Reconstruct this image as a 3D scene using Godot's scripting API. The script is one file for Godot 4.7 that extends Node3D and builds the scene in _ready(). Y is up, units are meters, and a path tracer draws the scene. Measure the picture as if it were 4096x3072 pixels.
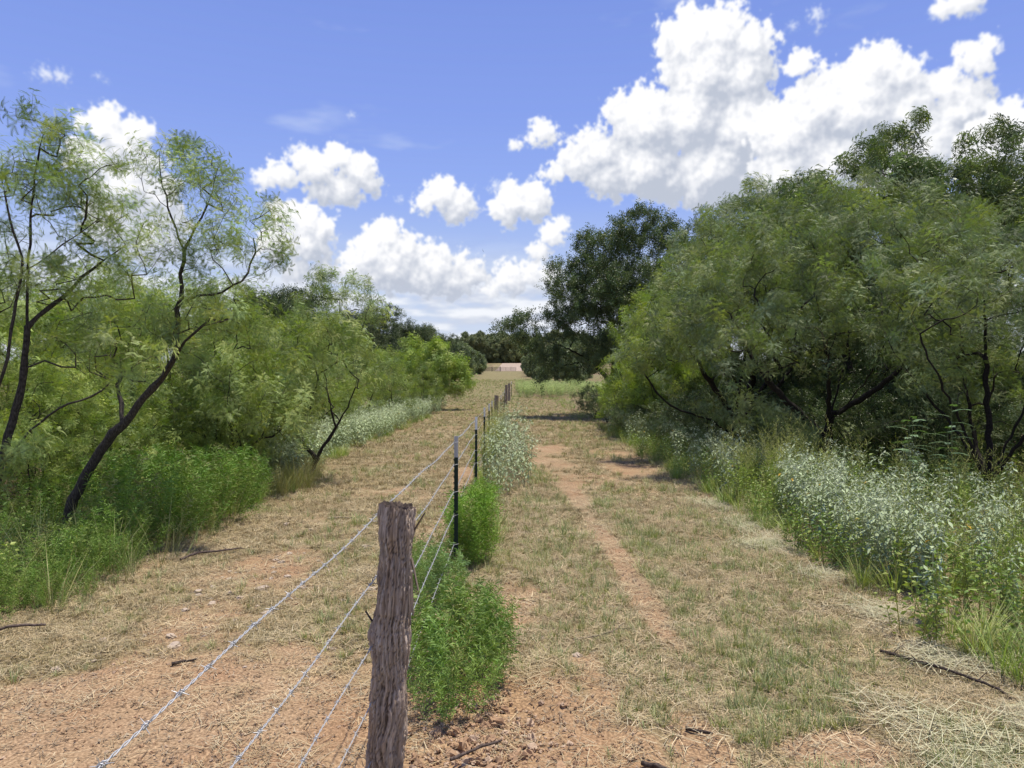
extends Node3D

const EYE := 1.75
const EXPOSURE := 1.25
const SKY_LIGHT := 1.06
var rng := RandomNumberGenerator.new()
var soft := FastNoiseLite.new()
var patchy := FastNoiseLite.new()
var mats := {}
var taken := {}


class Geo:
	var v := PackedVector3Array()
	var n := PackedVector3Array()
	var c := PackedColorArray()
	var i := PackedInt32Array()
	var smooth := true

	func _init(s := true) -> void:
		smooth = s

	func tri(a: Vector3, b: Vector3, d: Vector3, col: Color) -> void:
		var k := v.size()
		v.append(a)
		v.append(b)
		v.append(d)
		c.append(col)
		c.append(col)
		c.append(col)
		if smooth:
			var m := (d - a).cross(b - a).normalized()
			n.append(m)
			n.append(m)
			n.append(m)
		i.append(k)
		i.append(k + 1)
		i.append(k + 2)

	func quad(a: Vector3, b: Vector3, d: Vector3, e: Vector3, col: Color) -> void:
		tri(a, b, d, col)
		tri(a, d, e, col)

	func box(at: Vector3, size: Vector3, col: Color) -> void:
		var h := size * 0.5
		var p := []
		for q in 8:
			p.append(at + Vector3(h.x if q & 1 else -h.x, h.y if q & 2 else -h.y, h.z if q & 4 else -h.z))
		for f in [[0, 2, 3, 1], [5, 7, 6, 4], [4, 6, 2, 0], [1, 3, 7, 5], [2, 6, 7, 3], [4, 0, 1, 5]]:
			quad(p[f[0]], p[f[1]], p[f[2]], p[f[3]], col)

	# A lens-shaped leaf of two or four triangles, folded a little along its rib.
	func leaf(at: Vector3, along: Vector3, side: Vector3, length: float, width: float, col: Color, droop := 0.0) -> void:
		var up := along.cross(side).normalized()
		var mid := at + along * length * 0.45 + up * droop * length * 0.25
		var tip := at + along * length - Vector3(0, absf(droop) * length, 0)
		var l := mid + side * width * 0.5 + up * width * 0.12
		var r := mid - side * width * 0.5 + up * width * 0.12
		tri(at, l, tip, col)
		tri(at, tip, r, col)

	func blade(at: Vector3, along: Vector3, side: Vector3, length: float, width: float, bend: Vector3, col: Color) -> void:
		var m := at + along * length * 0.55 + bend * 0.3
		var t := at + along * length + bend
		tri(at - side * width * 0.5, m - side * width * 0.4, m + side * width * 0.4, col)
		tri(at - side * width * 0.5, m + side * width * 0.4, at + side * width * 0.5, col)
		tri(m - side * width * 0.4, t, m + side * width * 0.4, col)

	func tube(p: PackedVector3Array, r: PackedFloat32Array, sides: int, col: Color, closed := false) -> void:
		var k0 := v.size()
		var u := Vector3.ZERO
		var count := p.size()
		for j in count:
			var t := (p[mini(j + 1, count - 1)] - p[maxi(j - 1, 0)]).normalized()
			if u == Vector3.ZERO:
				u = t.cross(Vector3.RIGHT if absf(t.x) < 0.8 else Vector3.FORWARD).normalized()
			u = (u - t * u.dot(t)).normalized()
			var w := t.cross(u)
			for s in sides:
				var a := TAU * s / sides
				var o := u * cos(a) + w * sin(a)
				v.append(p[j] + o * r[j])
				c.append(col)
				if smooth:
					n.append(o)
		for j in count - 1:
			for s in sides:
				var a := k0 + j * sides + s
				var b := k0 + j * sides + (s + 1) % sides
				i.append_array(PackedInt32Array([a, a + sides, b + sides, a, b + sides, b]))
		if closed:
			for s in range(1, sides - 1):
				var e := k0 + (count - 1) * sides
				tri(v[e], v[e + s + 1], v[e + s], col)
				tri(v[k0], v[k0 + s], v[k0 + s + 1], col)

	func made(m: Material = null) -> ArrayMesh:
		var a := []
		a.resize(Mesh.ARRAY_MAX)
		a[Mesh.ARRAY_VERTEX] = v
		if smooth:
			a[Mesh.ARRAY_NORMAL] = n
		a[Mesh.ARRAY_COLOR] = c
		a[Mesh.ARRAY_INDEX] = i
		var out := ArrayMesh.new()
		out.add_surface_from_arrays(Mesh.PRIMITIVE_TRIANGLES, a)
		if m:
			out.surface_set_material(0, m)
		return out


func r(a: float, b: float) -> float:
	return rng.randf_range(a, b)


func ball() -> Vector3:
	while true:
		var p := Vector3(r(-1, 1), r(-1, 1), r(-1, 1))
		if p.length_squared() < 1.0 and p.length_squared() > 0.001:
			return p
	return Vector3.UP


func line(x: float, table: Array) -> float:
	if x <= table[0][0]:
		return table[0][1]
	for k in table.size() - 1:
		if x <= table[k + 1][0]:
			return lerpf(table[k][1], table[k + 1][1], (x - table[k][0]) / (table[k + 1][0] - table[k][0]))
	return table[-1][1]


func numbered(called: String) -> String:
	taken[called] = taken.get(called, -1) + 1
	return called if taken[called] == 0 else "%s_%03d" % [called, taken[called]]


func tag(o: Node, label: String, category: String, group := "", kind := "") -> void:
	if label:
		o.set_meta("label", label)
	if category:
		o.set_meta("category", category)
	if group:
		o.set_meta("group", group)
	if kind:
		o.set_meta("kind", kind)


func thing(called: String, at: Vector3, label: String, category: String, group := "") -> Node3D:
	var o := Node3D.new()
	o.name = numbered(called)
	o.position = at
	add_child(o)
	tag(o, label, category, group)
	return o


func part(called: String, mesh: Mesh, parent: Node, m: Material = null) -> MeshInstance3D:
	var o := MeshInstance3D.new()
	o.name = called if parent != self else numbered(called)
	o.mesh = mesh
	if m:
		o.material_override = m
	parent.add_child(o, true)
	return o


func scatter(called: String, mesh: Mesh, where: Array, tints: PackedColorArray, parent: Node) -> MultiMeshInstance3D:
	var mm := MultiMesh.new()
	mm.transform_format = MultiMesh.TRANSFORM_3D
	mm.use_colors = true
	mm.mesh = mesh
	mm.instance_count = where.size()
	for k in where.size():
		mm.set_instance_transform(k, where[k])
		mm.set_instance_color(k, tints[k])
	var o := MultiMeshInstance3D.new()
	o.name = called if parent != self else numbered(called)
	o.multimesh = mm
	o.set_meta("kind", "stuff")
	parent.add_child(o, true)
	return o


func copy_of(o: Node3D, at: Vector3, turn: float, size := 1.0, label := "", group := "") -> Node3D:
	var k: Node3D = o.duplicate()
	var base := String(o.name)
	if base.length() > 4 and base[base.length() - 4] == "_" and base.right(3).is_valid_int():
		base = base.left(base.length() - 4)
	k.name = numbered(base)
	add_child(k)
	k.position = at
	k.rotation = Vector3(0, turn, 0)
	k.scale = Vector3.ONE * size
	if label:
		k.set_meta("label", label)
	if group:
		k.set_meta("group", group)
	return k


# ------------------------------------------------------------------ materials

func noise_texture(size: int, freq: float, from: Color, to: Color, seed_: int, octaves := 5) -> NoiseTexture2D:
	var t := NoiseTexture2D.new()
	t.width = size
	t.height = size
	t.seamless = true
	var f := FastNoiseLite.new()
	f.seed = seed_
	f.frequency = freq
	f.fractal_octaves = octaves
	t.noise = f
	var g := Gradient.new()
	g.set_color(0, from)
	g.set_color(1, to)
	t.color_ramp = g
	return t


func foliage(called: String, rough: float, through: Color, spec := 0.35) -> StandardMaterial3D:
	var m := StandardMaterial3D.new()
	m.resource_name = called
	m.vertex_color_use_as_albedo = true
	m.roughness = rough
	m.metallic_specular = spec
	m.backlight_enabled = true
	m.backlight = through
	m.cull_mode = BaseMaterial3D.CULL_DISABLED
	mats[called] = m
	return m


func solid(called: String, color: Color, rough: float, metal := 0.0, tex: Texture2D = null, scale_ := Vector3.ONE, relief := 0.0, high: Texture2D = null) -> StandardMaterial3D:
	var m := StandardMaterial3D.new()
	m.resource_name = called
	m.albedo_color = color.linear_to_srgb()
	m.vertex_color_use_as_albedo = true
	m.roughness = rough
	m.metallic = metal
	m.metallic_specular = 0.35
	if tex:
		m.albedo_texture = tex
	if tex or high:
		m.uv1_triplanar = true
		m.uv1_world_triplanar = called == "soil"
		m.uv1_scale = scale_
	if relief > 0.0:
		m.heightmap_enabled = true
		m.heightmap_texture = high if high else tex
		m.heightmap_scale = relief
	mats[called] = m
	return m


func make_materials() -> void:
	foliage("mesquite", 0.5, Color(0.75, 0.8, 0.4))
	foliage("broadleaf", 0.45, Color(0.55, 0.62, 0.3), 0.45)
	foliage("herb", 0.55, Color(0.6, 0.68, 0.3))
	foliage("downy", 0.8, Color(0.4, 0.42, 0.36), 0.2)
	foliage("straw", 0.75, Color(0.35, 0.33, 0.2), 0.25)
	solid("soil", Color.WHITE, 0.95, 0.0, noise_texture(1024, 0.06, Color(0.5, 0.47, 0.45), Color(1, 1, 1), 5, 5), Vector3(0.7, 0.7, 0.7), 0.8, noise_texture(1024, 0.09, Color.BLACK, Color.WHITE, 6, 4))
	solid("bark", Color.WHITE, 0.95, 0.0, noise_texture(256, 0.03, Color(0.35, 0.34, 0.33), Color(1, 1, 1), 8, 5), Vector3(7, 2.2, 7), 1.0)
	solid("post_wood", Color.WHITE, 0.9, 0.0, noise_texture(512, 0.02, Color(0.62, 0.6, 0.58), Color(1, 1, 1), 9, 6), Vector3(9, 0.9, 9), 0.5)
	solid("green_paint", Color.WHITE, 0.45)
	solid("bare_wire", Color(0.52, 0.53, 0.54), 0.5, 0.6)
	solid("stone", Color.WHITE, 0.95, 0.0, noise_texture(256, 0.03, Color(0.7, 0.68, 0.66), Color(1, 1, 1), 12), Vector3(2, 2, 2))


# ------------------------------------------------------------------ terrain

const RISE := [[0.0, 0.0], [31.0, 0.0], [37.0, 0.1], [45.0, 0.28], [55.0, 0.6], [62.0, 0.94], [81.0, 1.9], [120.0, 3.3], [230.0, 6.8], [260.0, 8.2], [330.0, 12.6], [400.0, 15.0], [700.0, 18.0], [3000.0, 20.0]]
const LEFT_EDGE := [[2.0, -3.6], [5.0, -3.45], [8.0, -3.4], [11.0, -3.7], [17.6, -4.3], [30.0, -4.7], [60.0, -4.3], [81.0, -4.7], [120.0, -5.4], [230.0, -7.5]]
const RIGHT_EDGE := [[2.0, 2.75], [4.3, 2.9], [5.8, 3.0], [8.8, 3.2], [12.8, 3.35], [24.0, 3.6], [35.0, 3.9], [55.0, 3.4], [62.0, 3.2]]
const FENCE := [[-4.0, -0.5], [3.1, -0.5], [7.1, -0.527], [11.9, -0.567], [26.3, -0.7], [32.0, -0.66], [37.0, -0.54], [42.0, -0.5], [47.0, -0.47], [53.0, -0.39], [58.0, -0.22], [66.0, 0.05], [80.0, 0.6]]
# Bare soil: x, distance, half width, half length, strength.
const BARE := [[-1.75, 3.65, 1.6, 0.95, 1.15], [-2.3, 6.7, 0.55, 1.3, 0.5], [-1.3, 4.6, 0.5, 0.5, 0.6], [1.1, 7.4, 0.11, 2.4, 0.9], [1.05, 12.5, 0.13, 4.5, 0.75], [1.1, 19.0, 0.55, 5.5, 0.75], [2.6, 18.0, 0.6, 3.6, 0.7], [0.92, 3.6, 0.13, 0.45, 0.9], [0.62, 3.5, 0.1, 0.35, 0.8], [1.57, 3.66, 0.24, 0.2, 0.9], [1.25, 3.3, 0.15, 0.2, 0.7], [-0.12, 3.7, 0.5, 0.75, 1.2], [0.05, 6.6, 0.15, 1.3, 0.5], [-1.1, 9.0, 0.35, 1.0, 0.4], [-1.6, 12.5, 0.6, 0.8, 0.5], [-0.95, 14.5, 0.2, 2.5, 0.6], [0.5, 4.5, 0.12, 0.5, 0.5], [3.4, 13.0, 0.5, 1.0, 0.6], [1.9, 13.2, 0.6, 1.6, 0.4]]
# Greener turf, likewise.
const LUSH := [[1.75, 5.0, 0.32, 0.9, 0.8], [2.1, 5.2, 0.4, 1.0, 0.6], [1.35, 6.2, 0.2, 1.2, 0.6], [1.5, 3.9, 0.3, 0.4, 0.7], [0.7, 7.5, 0.2, 2.0, 0.25], [1.45, 9.5, 0.25, 2.0, 0.45], [2.4, 3.4, 0.4, 0.5, 0.5], [-1.2, 5.6, 0.3, 0.8, 0.5], [-3.0, 150.0, 9.0, 78.0, 1.0]]


func left_edge(d: float) -> float:
	return line(d, LEFT_EDGE) + patchy.get_noise_2d(d * 1.1, 5.0) * 0.55 * clampf(d / 12.0, 0.4, 1.0)


func right_edge(d: float) -> float:
	return line(d, RIGHT_EDGE) + patchy.get_noise_2d(d * 1.3, 55.0) * 0.6


func rise(d: float) -> float:
	return line(d, RISE)


func patches(x: float, d: float, table: Array) -> float:
	var s := 0.0
	for b in table:
		var q := Vector2((x - b[0]) / b[2], (d - b[1]) / b[3]).length_squared()
		if q < 2.5:
			s = maxf(s, b[4] * (1.0 - smoothstep(0.35, 2.2, q)))
	return s


func bare(x: float, d: float) -> float:
	if d > 45.0:
		return 0.0
	var s := patches(x, d, BARE)
	s += patchy.get_noise_2d(x * 1.6, d * 0.9) * 0.7 + soft.get_noise_2d(x * 9.0, d * 9.0) * 0.45 - (-0.04 if x < -0.5 else 0.16)
	return clampf(s * 1.5, 0.0, 1.0)


func height(x: float, d: float) -> float:
	var y := rise(d)
	if d > -3.0 and d < 40.0 and absf(x) < 9.0:
		var fade := clampf((40.0 - d) / 15.0, 0.0, 1.0)
		y += fade * (soft.get_noise_2d(x * 2.2, d * 2.2) * 0.03)
		if d < 14.0:
			y += soft.get_noise_2d(x * 22.0, d * 22.0) * 0.009
			if absf(x + 0.1) < 0.8 and absf(d - 3.7) < 1.1:
				y += absf(soft.get_noise_2d(x * 24.0 + 50.0, d * 24.0)) * 0.045 + 0.03 * exp(-pow((x - 0.28) / 0.1, 2.0))
	return y


func at(x: float, d: float, lift := 0.0) -> Vector3:
	return Vector3(x, height(x, d) + lift, -d)


func spaced(stops: Array) -> PackedFloat32Array:
	var out := PackedFloat32Array()
	for k in stops.size() - 1:
		var a: float = stops[k][0]
		var b: float = stops[k + 1][0]
		var m := maxi(1, roundi((b - a) / stops[k][1]))
		for j in m:
			out.append(lerpf(a, b, float(j) / m))
	out.append(stops[-1][0])
	return out


func make_ground() -> void:
	var xs := spaced([[-1500, 500], [-300, 60], [-60, 8], [-12, 1.0], [-6, 0.2], [-4.5, 0.05], [4.2, 0.2], [6, 1.0], [12, 8], [60, 60], [300, 500], [1500, 1]])
	var ds := spaced([[-60, 10], [-4, 0.5], [2, 0.045], [9, 0.09], [15, 0.2], [31, 0.5], [45, 1.0], [81, 3], [120, 10], [230, 10], [260, 10], [400, 100], [700, 300], [3000, 1]])
	var g := Geo.new()
	var w := xs.size()
	var soil := Color(0.53, 0.36, 0.205)
	var pale := Color(0.57, 0.41, 0.255)
	var rusty := Color(0.48, 0.285, 0.16)
	var thatch := Color(0.4, 0.335, 0.19)
	var turf := Color(0.28, 0.28, 0.12)
	var litter := Color(0.3, 0.225, 0.13)
	for d in ds:
		var l := left_edge(d)
		var e := right_edge(d) if d < 64.0 else -0.2 + (d - 64.0) * 0.02
		for x in xs:
			g.v.append(at(x, d))
			var n1 := patchy.get_noise_2d(x * 0.8 + 40.0, d * 0.5)
			var s := soil.lerp(pale, clampf(0.5 + n1, 0, 1)).lerp(rusty, clampf(soft.get_noise_2d(x * 3.0, d * 3.0 + 90.0) - 0.05, 0, 0.6))
			var t := thatch.lerp(turf, clampf(0.42 + n1 * 0.9 + patches(x, d, LUSH) * 0.7, 0, 1))
			var col := t.lerp(s, maxf(bare(x, d), 0.18))
			var edge := maxf(l - x, x - e) + soft.get_noise_2d(x * 5.0, d * 5.0) * 0.5
			col = col.lerp(litter.lerp(turf, clampf(0.5 + n1 * 1.5, 0, 1)), clampf(edge * 1.6, 0, 1))
			g.c.append(col)
	g.n.resize(g.v.size())
	for j in ds.size():
		for k in w:
			var dx := g.v[j * w + mini(k + 1, w - 1)] - g.v[j * w + maxi(k - 1, 0)]
			var dz := g.v[mini(j + 1, ds.size() - 1) * w + k] - g.v[maxi(j - 1, 0) * w + k]
			g.n[j * w + k] = dx.cross(dz).normalized()
	for j in ds.size() - 1:
		for k in w - 1:
			var a := j * w + k
			g.i.append_array(PackedInt32Array([a, a + w, a + w + 1, a, a + w + 1, a + 1]))
	var o := part("ground", g.made(mats.soil), self)
	tag(o, "sandy reddish ground with two mown tracks either side of the fence", "ground", "", "structure")
	# The pale gravel lot behind the far gate.
	g = Geo.new()
	var lot := spaced([[233, 10], [260, 10], [330, 1]])
	for j in lot.size() - 1:
		var d0 := lot[j]
		var d1 := lot[j + 1]
		var l0 := lerpf(-5.5, -4.2, (d0 - 233.0) / 97.0)
		var l1 := lerpf(-5.5, -4.2, (d1 - 233.0) / 97.0)
		var steps := 10
		for k in steps:
			var f0 := float(k) / steps
			var f1 := float(k + 1) / steps
			var col := Color(0.52, 0.42, 0.34) * (0.88 + 0.16 * absf(patchy.get_noise_2d(d0 * 0.7, k * 3.0)))
			g.quad(Vector3(lerpf(l0, 5, f0), rise(d0) + 0.05, -d0), Vector3(lerpf(l1, 5, f0), rise(d1) + 0.05, -d1), Vector3(lerpf(l1, 5, f1), rise(d1) + 0.05, -d1), Vector3(lerpf(l0, 5, f1), rise(d0) + 0.05, -d0), col)
	tag(part("gravel_lot", g.made(mats.stone), self), "pale pinkish gravel lot beyond the far gate", "lot", "", "structure")


# ------------------------------------------------------------------ sky

func make_sky() -> ImageTexture:
	var w := 4096
	var h := 2048
	var stops := [[0.0, Color8(214, 222, 234)], [3.0, Color8(208, 218, 235)], [8.0, Color8(184, 202, 236)], [14.0, Color8(148, 174, 238)], [20.0, Color8(134, 160, 232)], [27.0, Color8(124, 150, 224)], [45.0, Color8(104, 130, 206)], [90.0, Color8(88, 112, 190)]]
	var data := PackedByteArray()
	for y in h:
		var el := 90.0 - (y + 0.5) * 180.0 / h
		var col: Color = stops[0][1]
		for k in stops.size() - 1:
			if el >= stops[k][0]:
				col = stops[k][1].lerp(stops[k + 1][1], clampf((el - stops[k][0]) / (stops[k + 1][0] - stops[k][0]), 0, 1))
		if el < 0.0:
			col = Color8(150, 140, 115)
		col = shown(col)
		var row := PackedByteArray()
		row.resize(3)
		row[0] = int(col.r * 255.0)
		row[1] = int(col.g * 255.0)
		row[2] = int(col.b * 255.0)
		while row.size() < w * 3:
			row.append_array(row.duplicate())
		data.append_array(row)
	# Cumulus groups: azimuth from the view axis, height above the horizon and radius of each lobe, in degrees.
	var groups := [
		[[13.3, 24.1, 2.3], [15.6, 24.5, 1.9], [17.5, 23.5, 1.8], [14.3, 22.0, 3.2], [16.9, 21.5, 2.5], [11.9, 25.1, 1.0], [13.6, 19.1, 3.4], [10.2, 18.7, 3.0], [8.0, 19.9, 1.5], [16.9, 18.2, 3.4], [14.9, 15.5, 3.4], [10.2, 16.1, 3.0], [6.5, 17.2, 2.0], [4.9, 16.5, 1.7], [3.5, 15.9, 1.0], [7.5, 15.4, 2.0], [11.9, 14.9, 2.0]],
		[[21.1, 21.8, 1.0], [22.5, 19.1, 2.6], [20.1, 17.3, 2.8], [25.7, 20.9, 1.8], [27.3, 20.1, 1.5], [24.6, 18.5, 3.2], [27.7, 18.0, 2.2], [30.1, 19.0, 1.4], [31.6, 20.5, 1.2], [32.3, 21.0, 0.8], [31.0, 17.5, 2.1], [28.8, 15.3, 3.3], [23.1, 15.1, 3.1], [20.1, 15.1, 2.9], [26.0, 13.6, 2.8]],
		[[2.3, 18.8, 1.1], [1.4, 18.3, 0.7], [0.3, 17.9, 0.5], [3.0, 18.3, 0.7]],
		[[-14.7, 15.7, 1.5], [-13.2, 16.6, 1.2], [-15.7, 16.3, 1.2], [-11.7, 15.6, 1.5], [-17.3, 15.1, 1.3], [-18.4, 14.8, 0.8], [-12.7, 14.4, 1.6], [-11.0, 15.0, 1.2], [-14.3, 14.1, 1.2]],
		[[-5.5, 14.2, 1.5], [-4.1, 13.6, 1.4], [-6.5, 13.7, 1.0], [-4.6, 12.9, 1.1]],
		[[0.1, 13.8, 1.7], [1.5, 13.7, 1.6], [1.5, 14.9, 0.8], [-0.9, 13.3, 1.1], [-0.2, 12.5, 0.8]],
		[[-9.6, 11.1, 1.4], [-10.7, 9.9, 1.9], [-8.3, 10.1, 1.5], [-7.0, 10.1, 1.0], [-9.3, 8.9, 2.4], [-5.8, 9.0, 1.9], [-4.1, 9.5, 1.2], [-3.2, 8.7, 1.5], [-4.8, 8.0, 1.6], [-11.8, 8.8, 1.2], [-7.2, 8.1, 1.7]],
		[[-0.2, 8.2, 1.6], [1.2, 8.6, 1.3], [-1.4, 7.6, 1.0], [2.6, 8.3, 1.0]],
		[[-15.7, 12.1, 1.5], [-16.8, 12.2, 1.3], [-14.3, 11.4, 1.3], [-15.3, 10.4, 1.9], [-17.3, 10.6, 1.7], [-14.3, 8.4, 1.2], [-16.0, 8.7, 1.3]],
		[[3.0, 11.4, 1.1], [3.8, 12.2, 0.8], [2.2, 10.2, 1.0]],
		[[-28.6, 16.8, 1.5], [-29.5, 17.0, 0.9], [-27.5, 15.8, 1.7], [-26.4, 16.8, 1.0], [-26.1, 15.1, 1.5], [-27.2, 13.5, 2.4], [-29.1, 15.0, 1.8], [-25.5, 12.8, 2.0], [-25.8, 10.0, 2.2], [-27.8, 11.0, 2.1], [-24.9, 11.3, 1.6]],
		[[-32.0, 19.6, 0.6], [-31.1, 19.6, 0.6], [-32.7, 19.4, 0.3]],
		[[33.8, 11.9, 1.4], [33.1, 12.7, 0.7], [34.9, 12.5, 1.7]],
		[[-28.9, 20.0, 0.3], [-28.5, 19.8, 0.2]], [[-1.3, 15.1, 0.5], [-1.8, 14.8, 0.3]], [[-12.1, 19.5, 0.3]], [[-8.6, 13.9, 0.4]],
		[[22.1, 24.7, 0.6], [22.2, 23.9, 0.4]], [[29.9, 23.7, 0.8], [31.2, 23.8, 1.1]], [[20.5, 24.3, 0.4]],
	]
	# The same kind of sky goes on all round.
	var az := 40.0
	while az < 318.0:
		var el: float = [9.0, 16.0, 23.0, 13.0, 32.0][rng.randi_range(0, 4)] + r(-2, 2)
		var big := r(1.2, 3.4)
		var lobes := []
		for k in rng.randi_range(5, 12):
			lobes.append([az + r(-2.6, 2.6) * big, el + absf(r(-0.4, 1.4)) * big, big * r(0.5, 1.1)])
		groups.append(lobes)
		az += big * r(2.0, 3.4)
	haze_bank(data, w, h)
	for g in groups:
		paint_cloud(data, w, h, g)
	return ImageTexture.create_from_image(Image.create_from_data(w, h, false, Image.FORMAT_RGB8, data))


# A colour as it should appear, put back to the light that gives it under the exposure.
func shown(c: Color) -> Color:
	return (c.srgb_to_linear() * (SKY_LIGHT / EXPOSURE)).linear_to_srgb()


# Flat, merged far cloud low above the horizon, and thin high streaks.
func haze_bank(data: PackedByteArray, w: int, h: int) -> void:
	var n := FastNoiseLite.new()
	n.seed = 71
	n.frequency = 0.11
	n.fractal_octaves = 5
	n.fractal_gain = 0.58
	for y in range(int(h * (0.5 - 30.0 / 180.0)), h / 2):
		var el := 90.0 - (y + 0.5) * 180.0 / h
		var low := smoothstep(0.5, 2.5, el) * (1.0 - smoothstep(6.0, 12.0, el))
		for x2 in w / 2:
			var a := x2 * 720.0 / w
			var q := cos(deg_to_rad(a)) * 57.3
			var z := sin(deg_to_rad(a)) * 57.3
			var alpha := 0.0
			var tone := 1.0
			if low > 0.0:
				var b := n.get_noise_3d(q * 0.9, el * 4.2, z * 0.9)
				alpha = low * smoothstep(-0.42, 0.1, b) * 0.9
				if alpha > 0.02:
					tone = clampf(0.5 + (b - n.get_noise_3d(q * 0.9, el * 4.2 + 2.2, z * 0.9)) * 2.2, 0, 1)
			elif el > 14.0:
				alpha = smoothstep(0.22, 0.75, n.get_noise_3d(q * 0.5 + el * 0.9, el * 1.6 + 40.0, z * 0.5)) * 0.3
			if alpha > 0.01:
				var c := shown(Color8(206, 212, 226).lerp(Color8(244, 246, 250), tone))
				for e in 2:
					var p := (y * w + x2 * 2 + e) * 3
					data[p] = int(lerpf(data[p], c.r * 255.0, alpha))
					data[p + 1] = int(lerpf(data[p + 1], c.g * 255.0, alpha))
					data[p + 2] = int(lerpf(data[p + 2], c.b * 255.0, alpha))


func paint_cloud(data: PackedByteArray, w: int, h: int, lobes: Array) -> void:
	var k := w / 360.0
	var lo := Vector2(999, 999)
	var hi := Vector2(-999, -999)
	var largest := 0.0
	for b in lobes:
		var q: float = b[2] / cos(deg_to_rad(b[1]))
		lo = lo.min(Vector2(b[0] - q, b[1] - b[2]))
		hi = hi.max(Vector2(b[0] + q, b[1] + b[2]))
		largest = maxf(largest, b[2])
	var amp := clampf(largest / 1.9, 0.22, 1.0)
	var busy := pow(1.0 / amp, 0.75)
	var m := 1.0 * amp + 0.3
	var fw := int((hi.x - lo.x + 2 * m) * k)
	var fh := int((hi.y - lo.y + 2 * m) * k)
	var f := PackedFloat32Array()
	f.resize(fw * fh)
	var puff := FastNoiseLite.new()
	puff.noise_type = FastNoiseLite.TYPE_CELLULAR
	puff.cellular_return_type = FastNoiseLite.RETURN_DISTANCE
	puff.frequency = 0.36
	puff.fractal_octaves = 4
	puff.fractal_gain = 0.5
	var fine := FastNoiseLite.new()
	fine.frequency = 1.0
	fine.fractal_octaves = 4
	fine.fractal_gain = 0.55
	for y in fh:
		var el := hi.y + m - y / k
		for x in fw:
			var a := lo.x - m + x / k
			var s := -9.0
			for b in lobes:
				var dx: float = (a - b[0]) * cos(deg_to_rad(b[1]))
				var dy: float = el - b[1]
				if dy < 0.0:
					dy *= 1.25
				s = maxf(s, b[2] - sqrt(dx * dx + dy * dy))
			if s > -m:
				s += amp * (-(puff.get_noise_2d(a * busy, el * busy) + 0.66) * 1.3 + 0.22 + fine.get_noise_2d(a * 1.1 * busy, el * 1.1 * busy) * (0.75 if largest > 0.7 else 1.5))
			f[y * fw + x] = s
	var first := posmod(int((lo.x - m) / 360.0 * w), w)
	var top := int((0.5 - (hi.y + m) / 180.0) * h)
	var wisp := largest < 0.7
	for y in fh:
		var el := hi.y + m - y / k
		var v := clampf((el - lo.y) / maxf(hi.y - lo.y, 0.1), 0, 1)
		for x in fw:
			var s := f[y * fw + x]
			if s < -0.12:
				continue
			var near := f[maxi(y - 3, 0) * fw + maxi(x - 2, 0)]
			var wide := f[maxi(y - 9, 0) * fw + maxi(x - 5, 0)]
			var broad := f[maxi(y - 22, 0) * fw + maxi(x - 10, 0)]
			var lit := clampf(0.5 + (s - near) * 0.8, 0, 1) * 0.15 + clampf(0.5 + (s - wide) * 0.42, 0, 1) * 0.35 + clampf(0.5 + (s - maxf(broad, -1.0)) * 0.28, 0, 1) * 0.5
			var tone := clampf(-0.5 + 1.55 * lit + 0.42 * v, 0, 1)
			tone = maxf(tone, 0.62 * (1.0 - smoothstep(0.0, 0.35, s)))
			var c := shown(Color8(188, 195, 210).lerp(Color8(251, 251, 253), tone))
			var alpha := smoothstep(-0.12, 0.4 if not wisp else 0.7, s) * (0.75 if wisp else 1.0)
			alpha *= lerpf(0.35, 1.0, smoothstep(2.5, 8.5, el))
			var p := ((top + y) * w + (first + x) % w) * 3
			if p < 0:
				continue
			data[p] = int(lerpf(data[p], c.r * 255.0, alpha))
			data[p + 1] = int(lerpf(data[p + 1], c.g * 255.0, alpha))
			data[p + 2] = int(lerpf(data[p + 2], c.b * 255.0, alpha))


# ------------------------------------------------------------------ plant pieces

func any_side(a: Vector3) -> Vector3:
	return a.cross(ball()).normalized()


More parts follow.
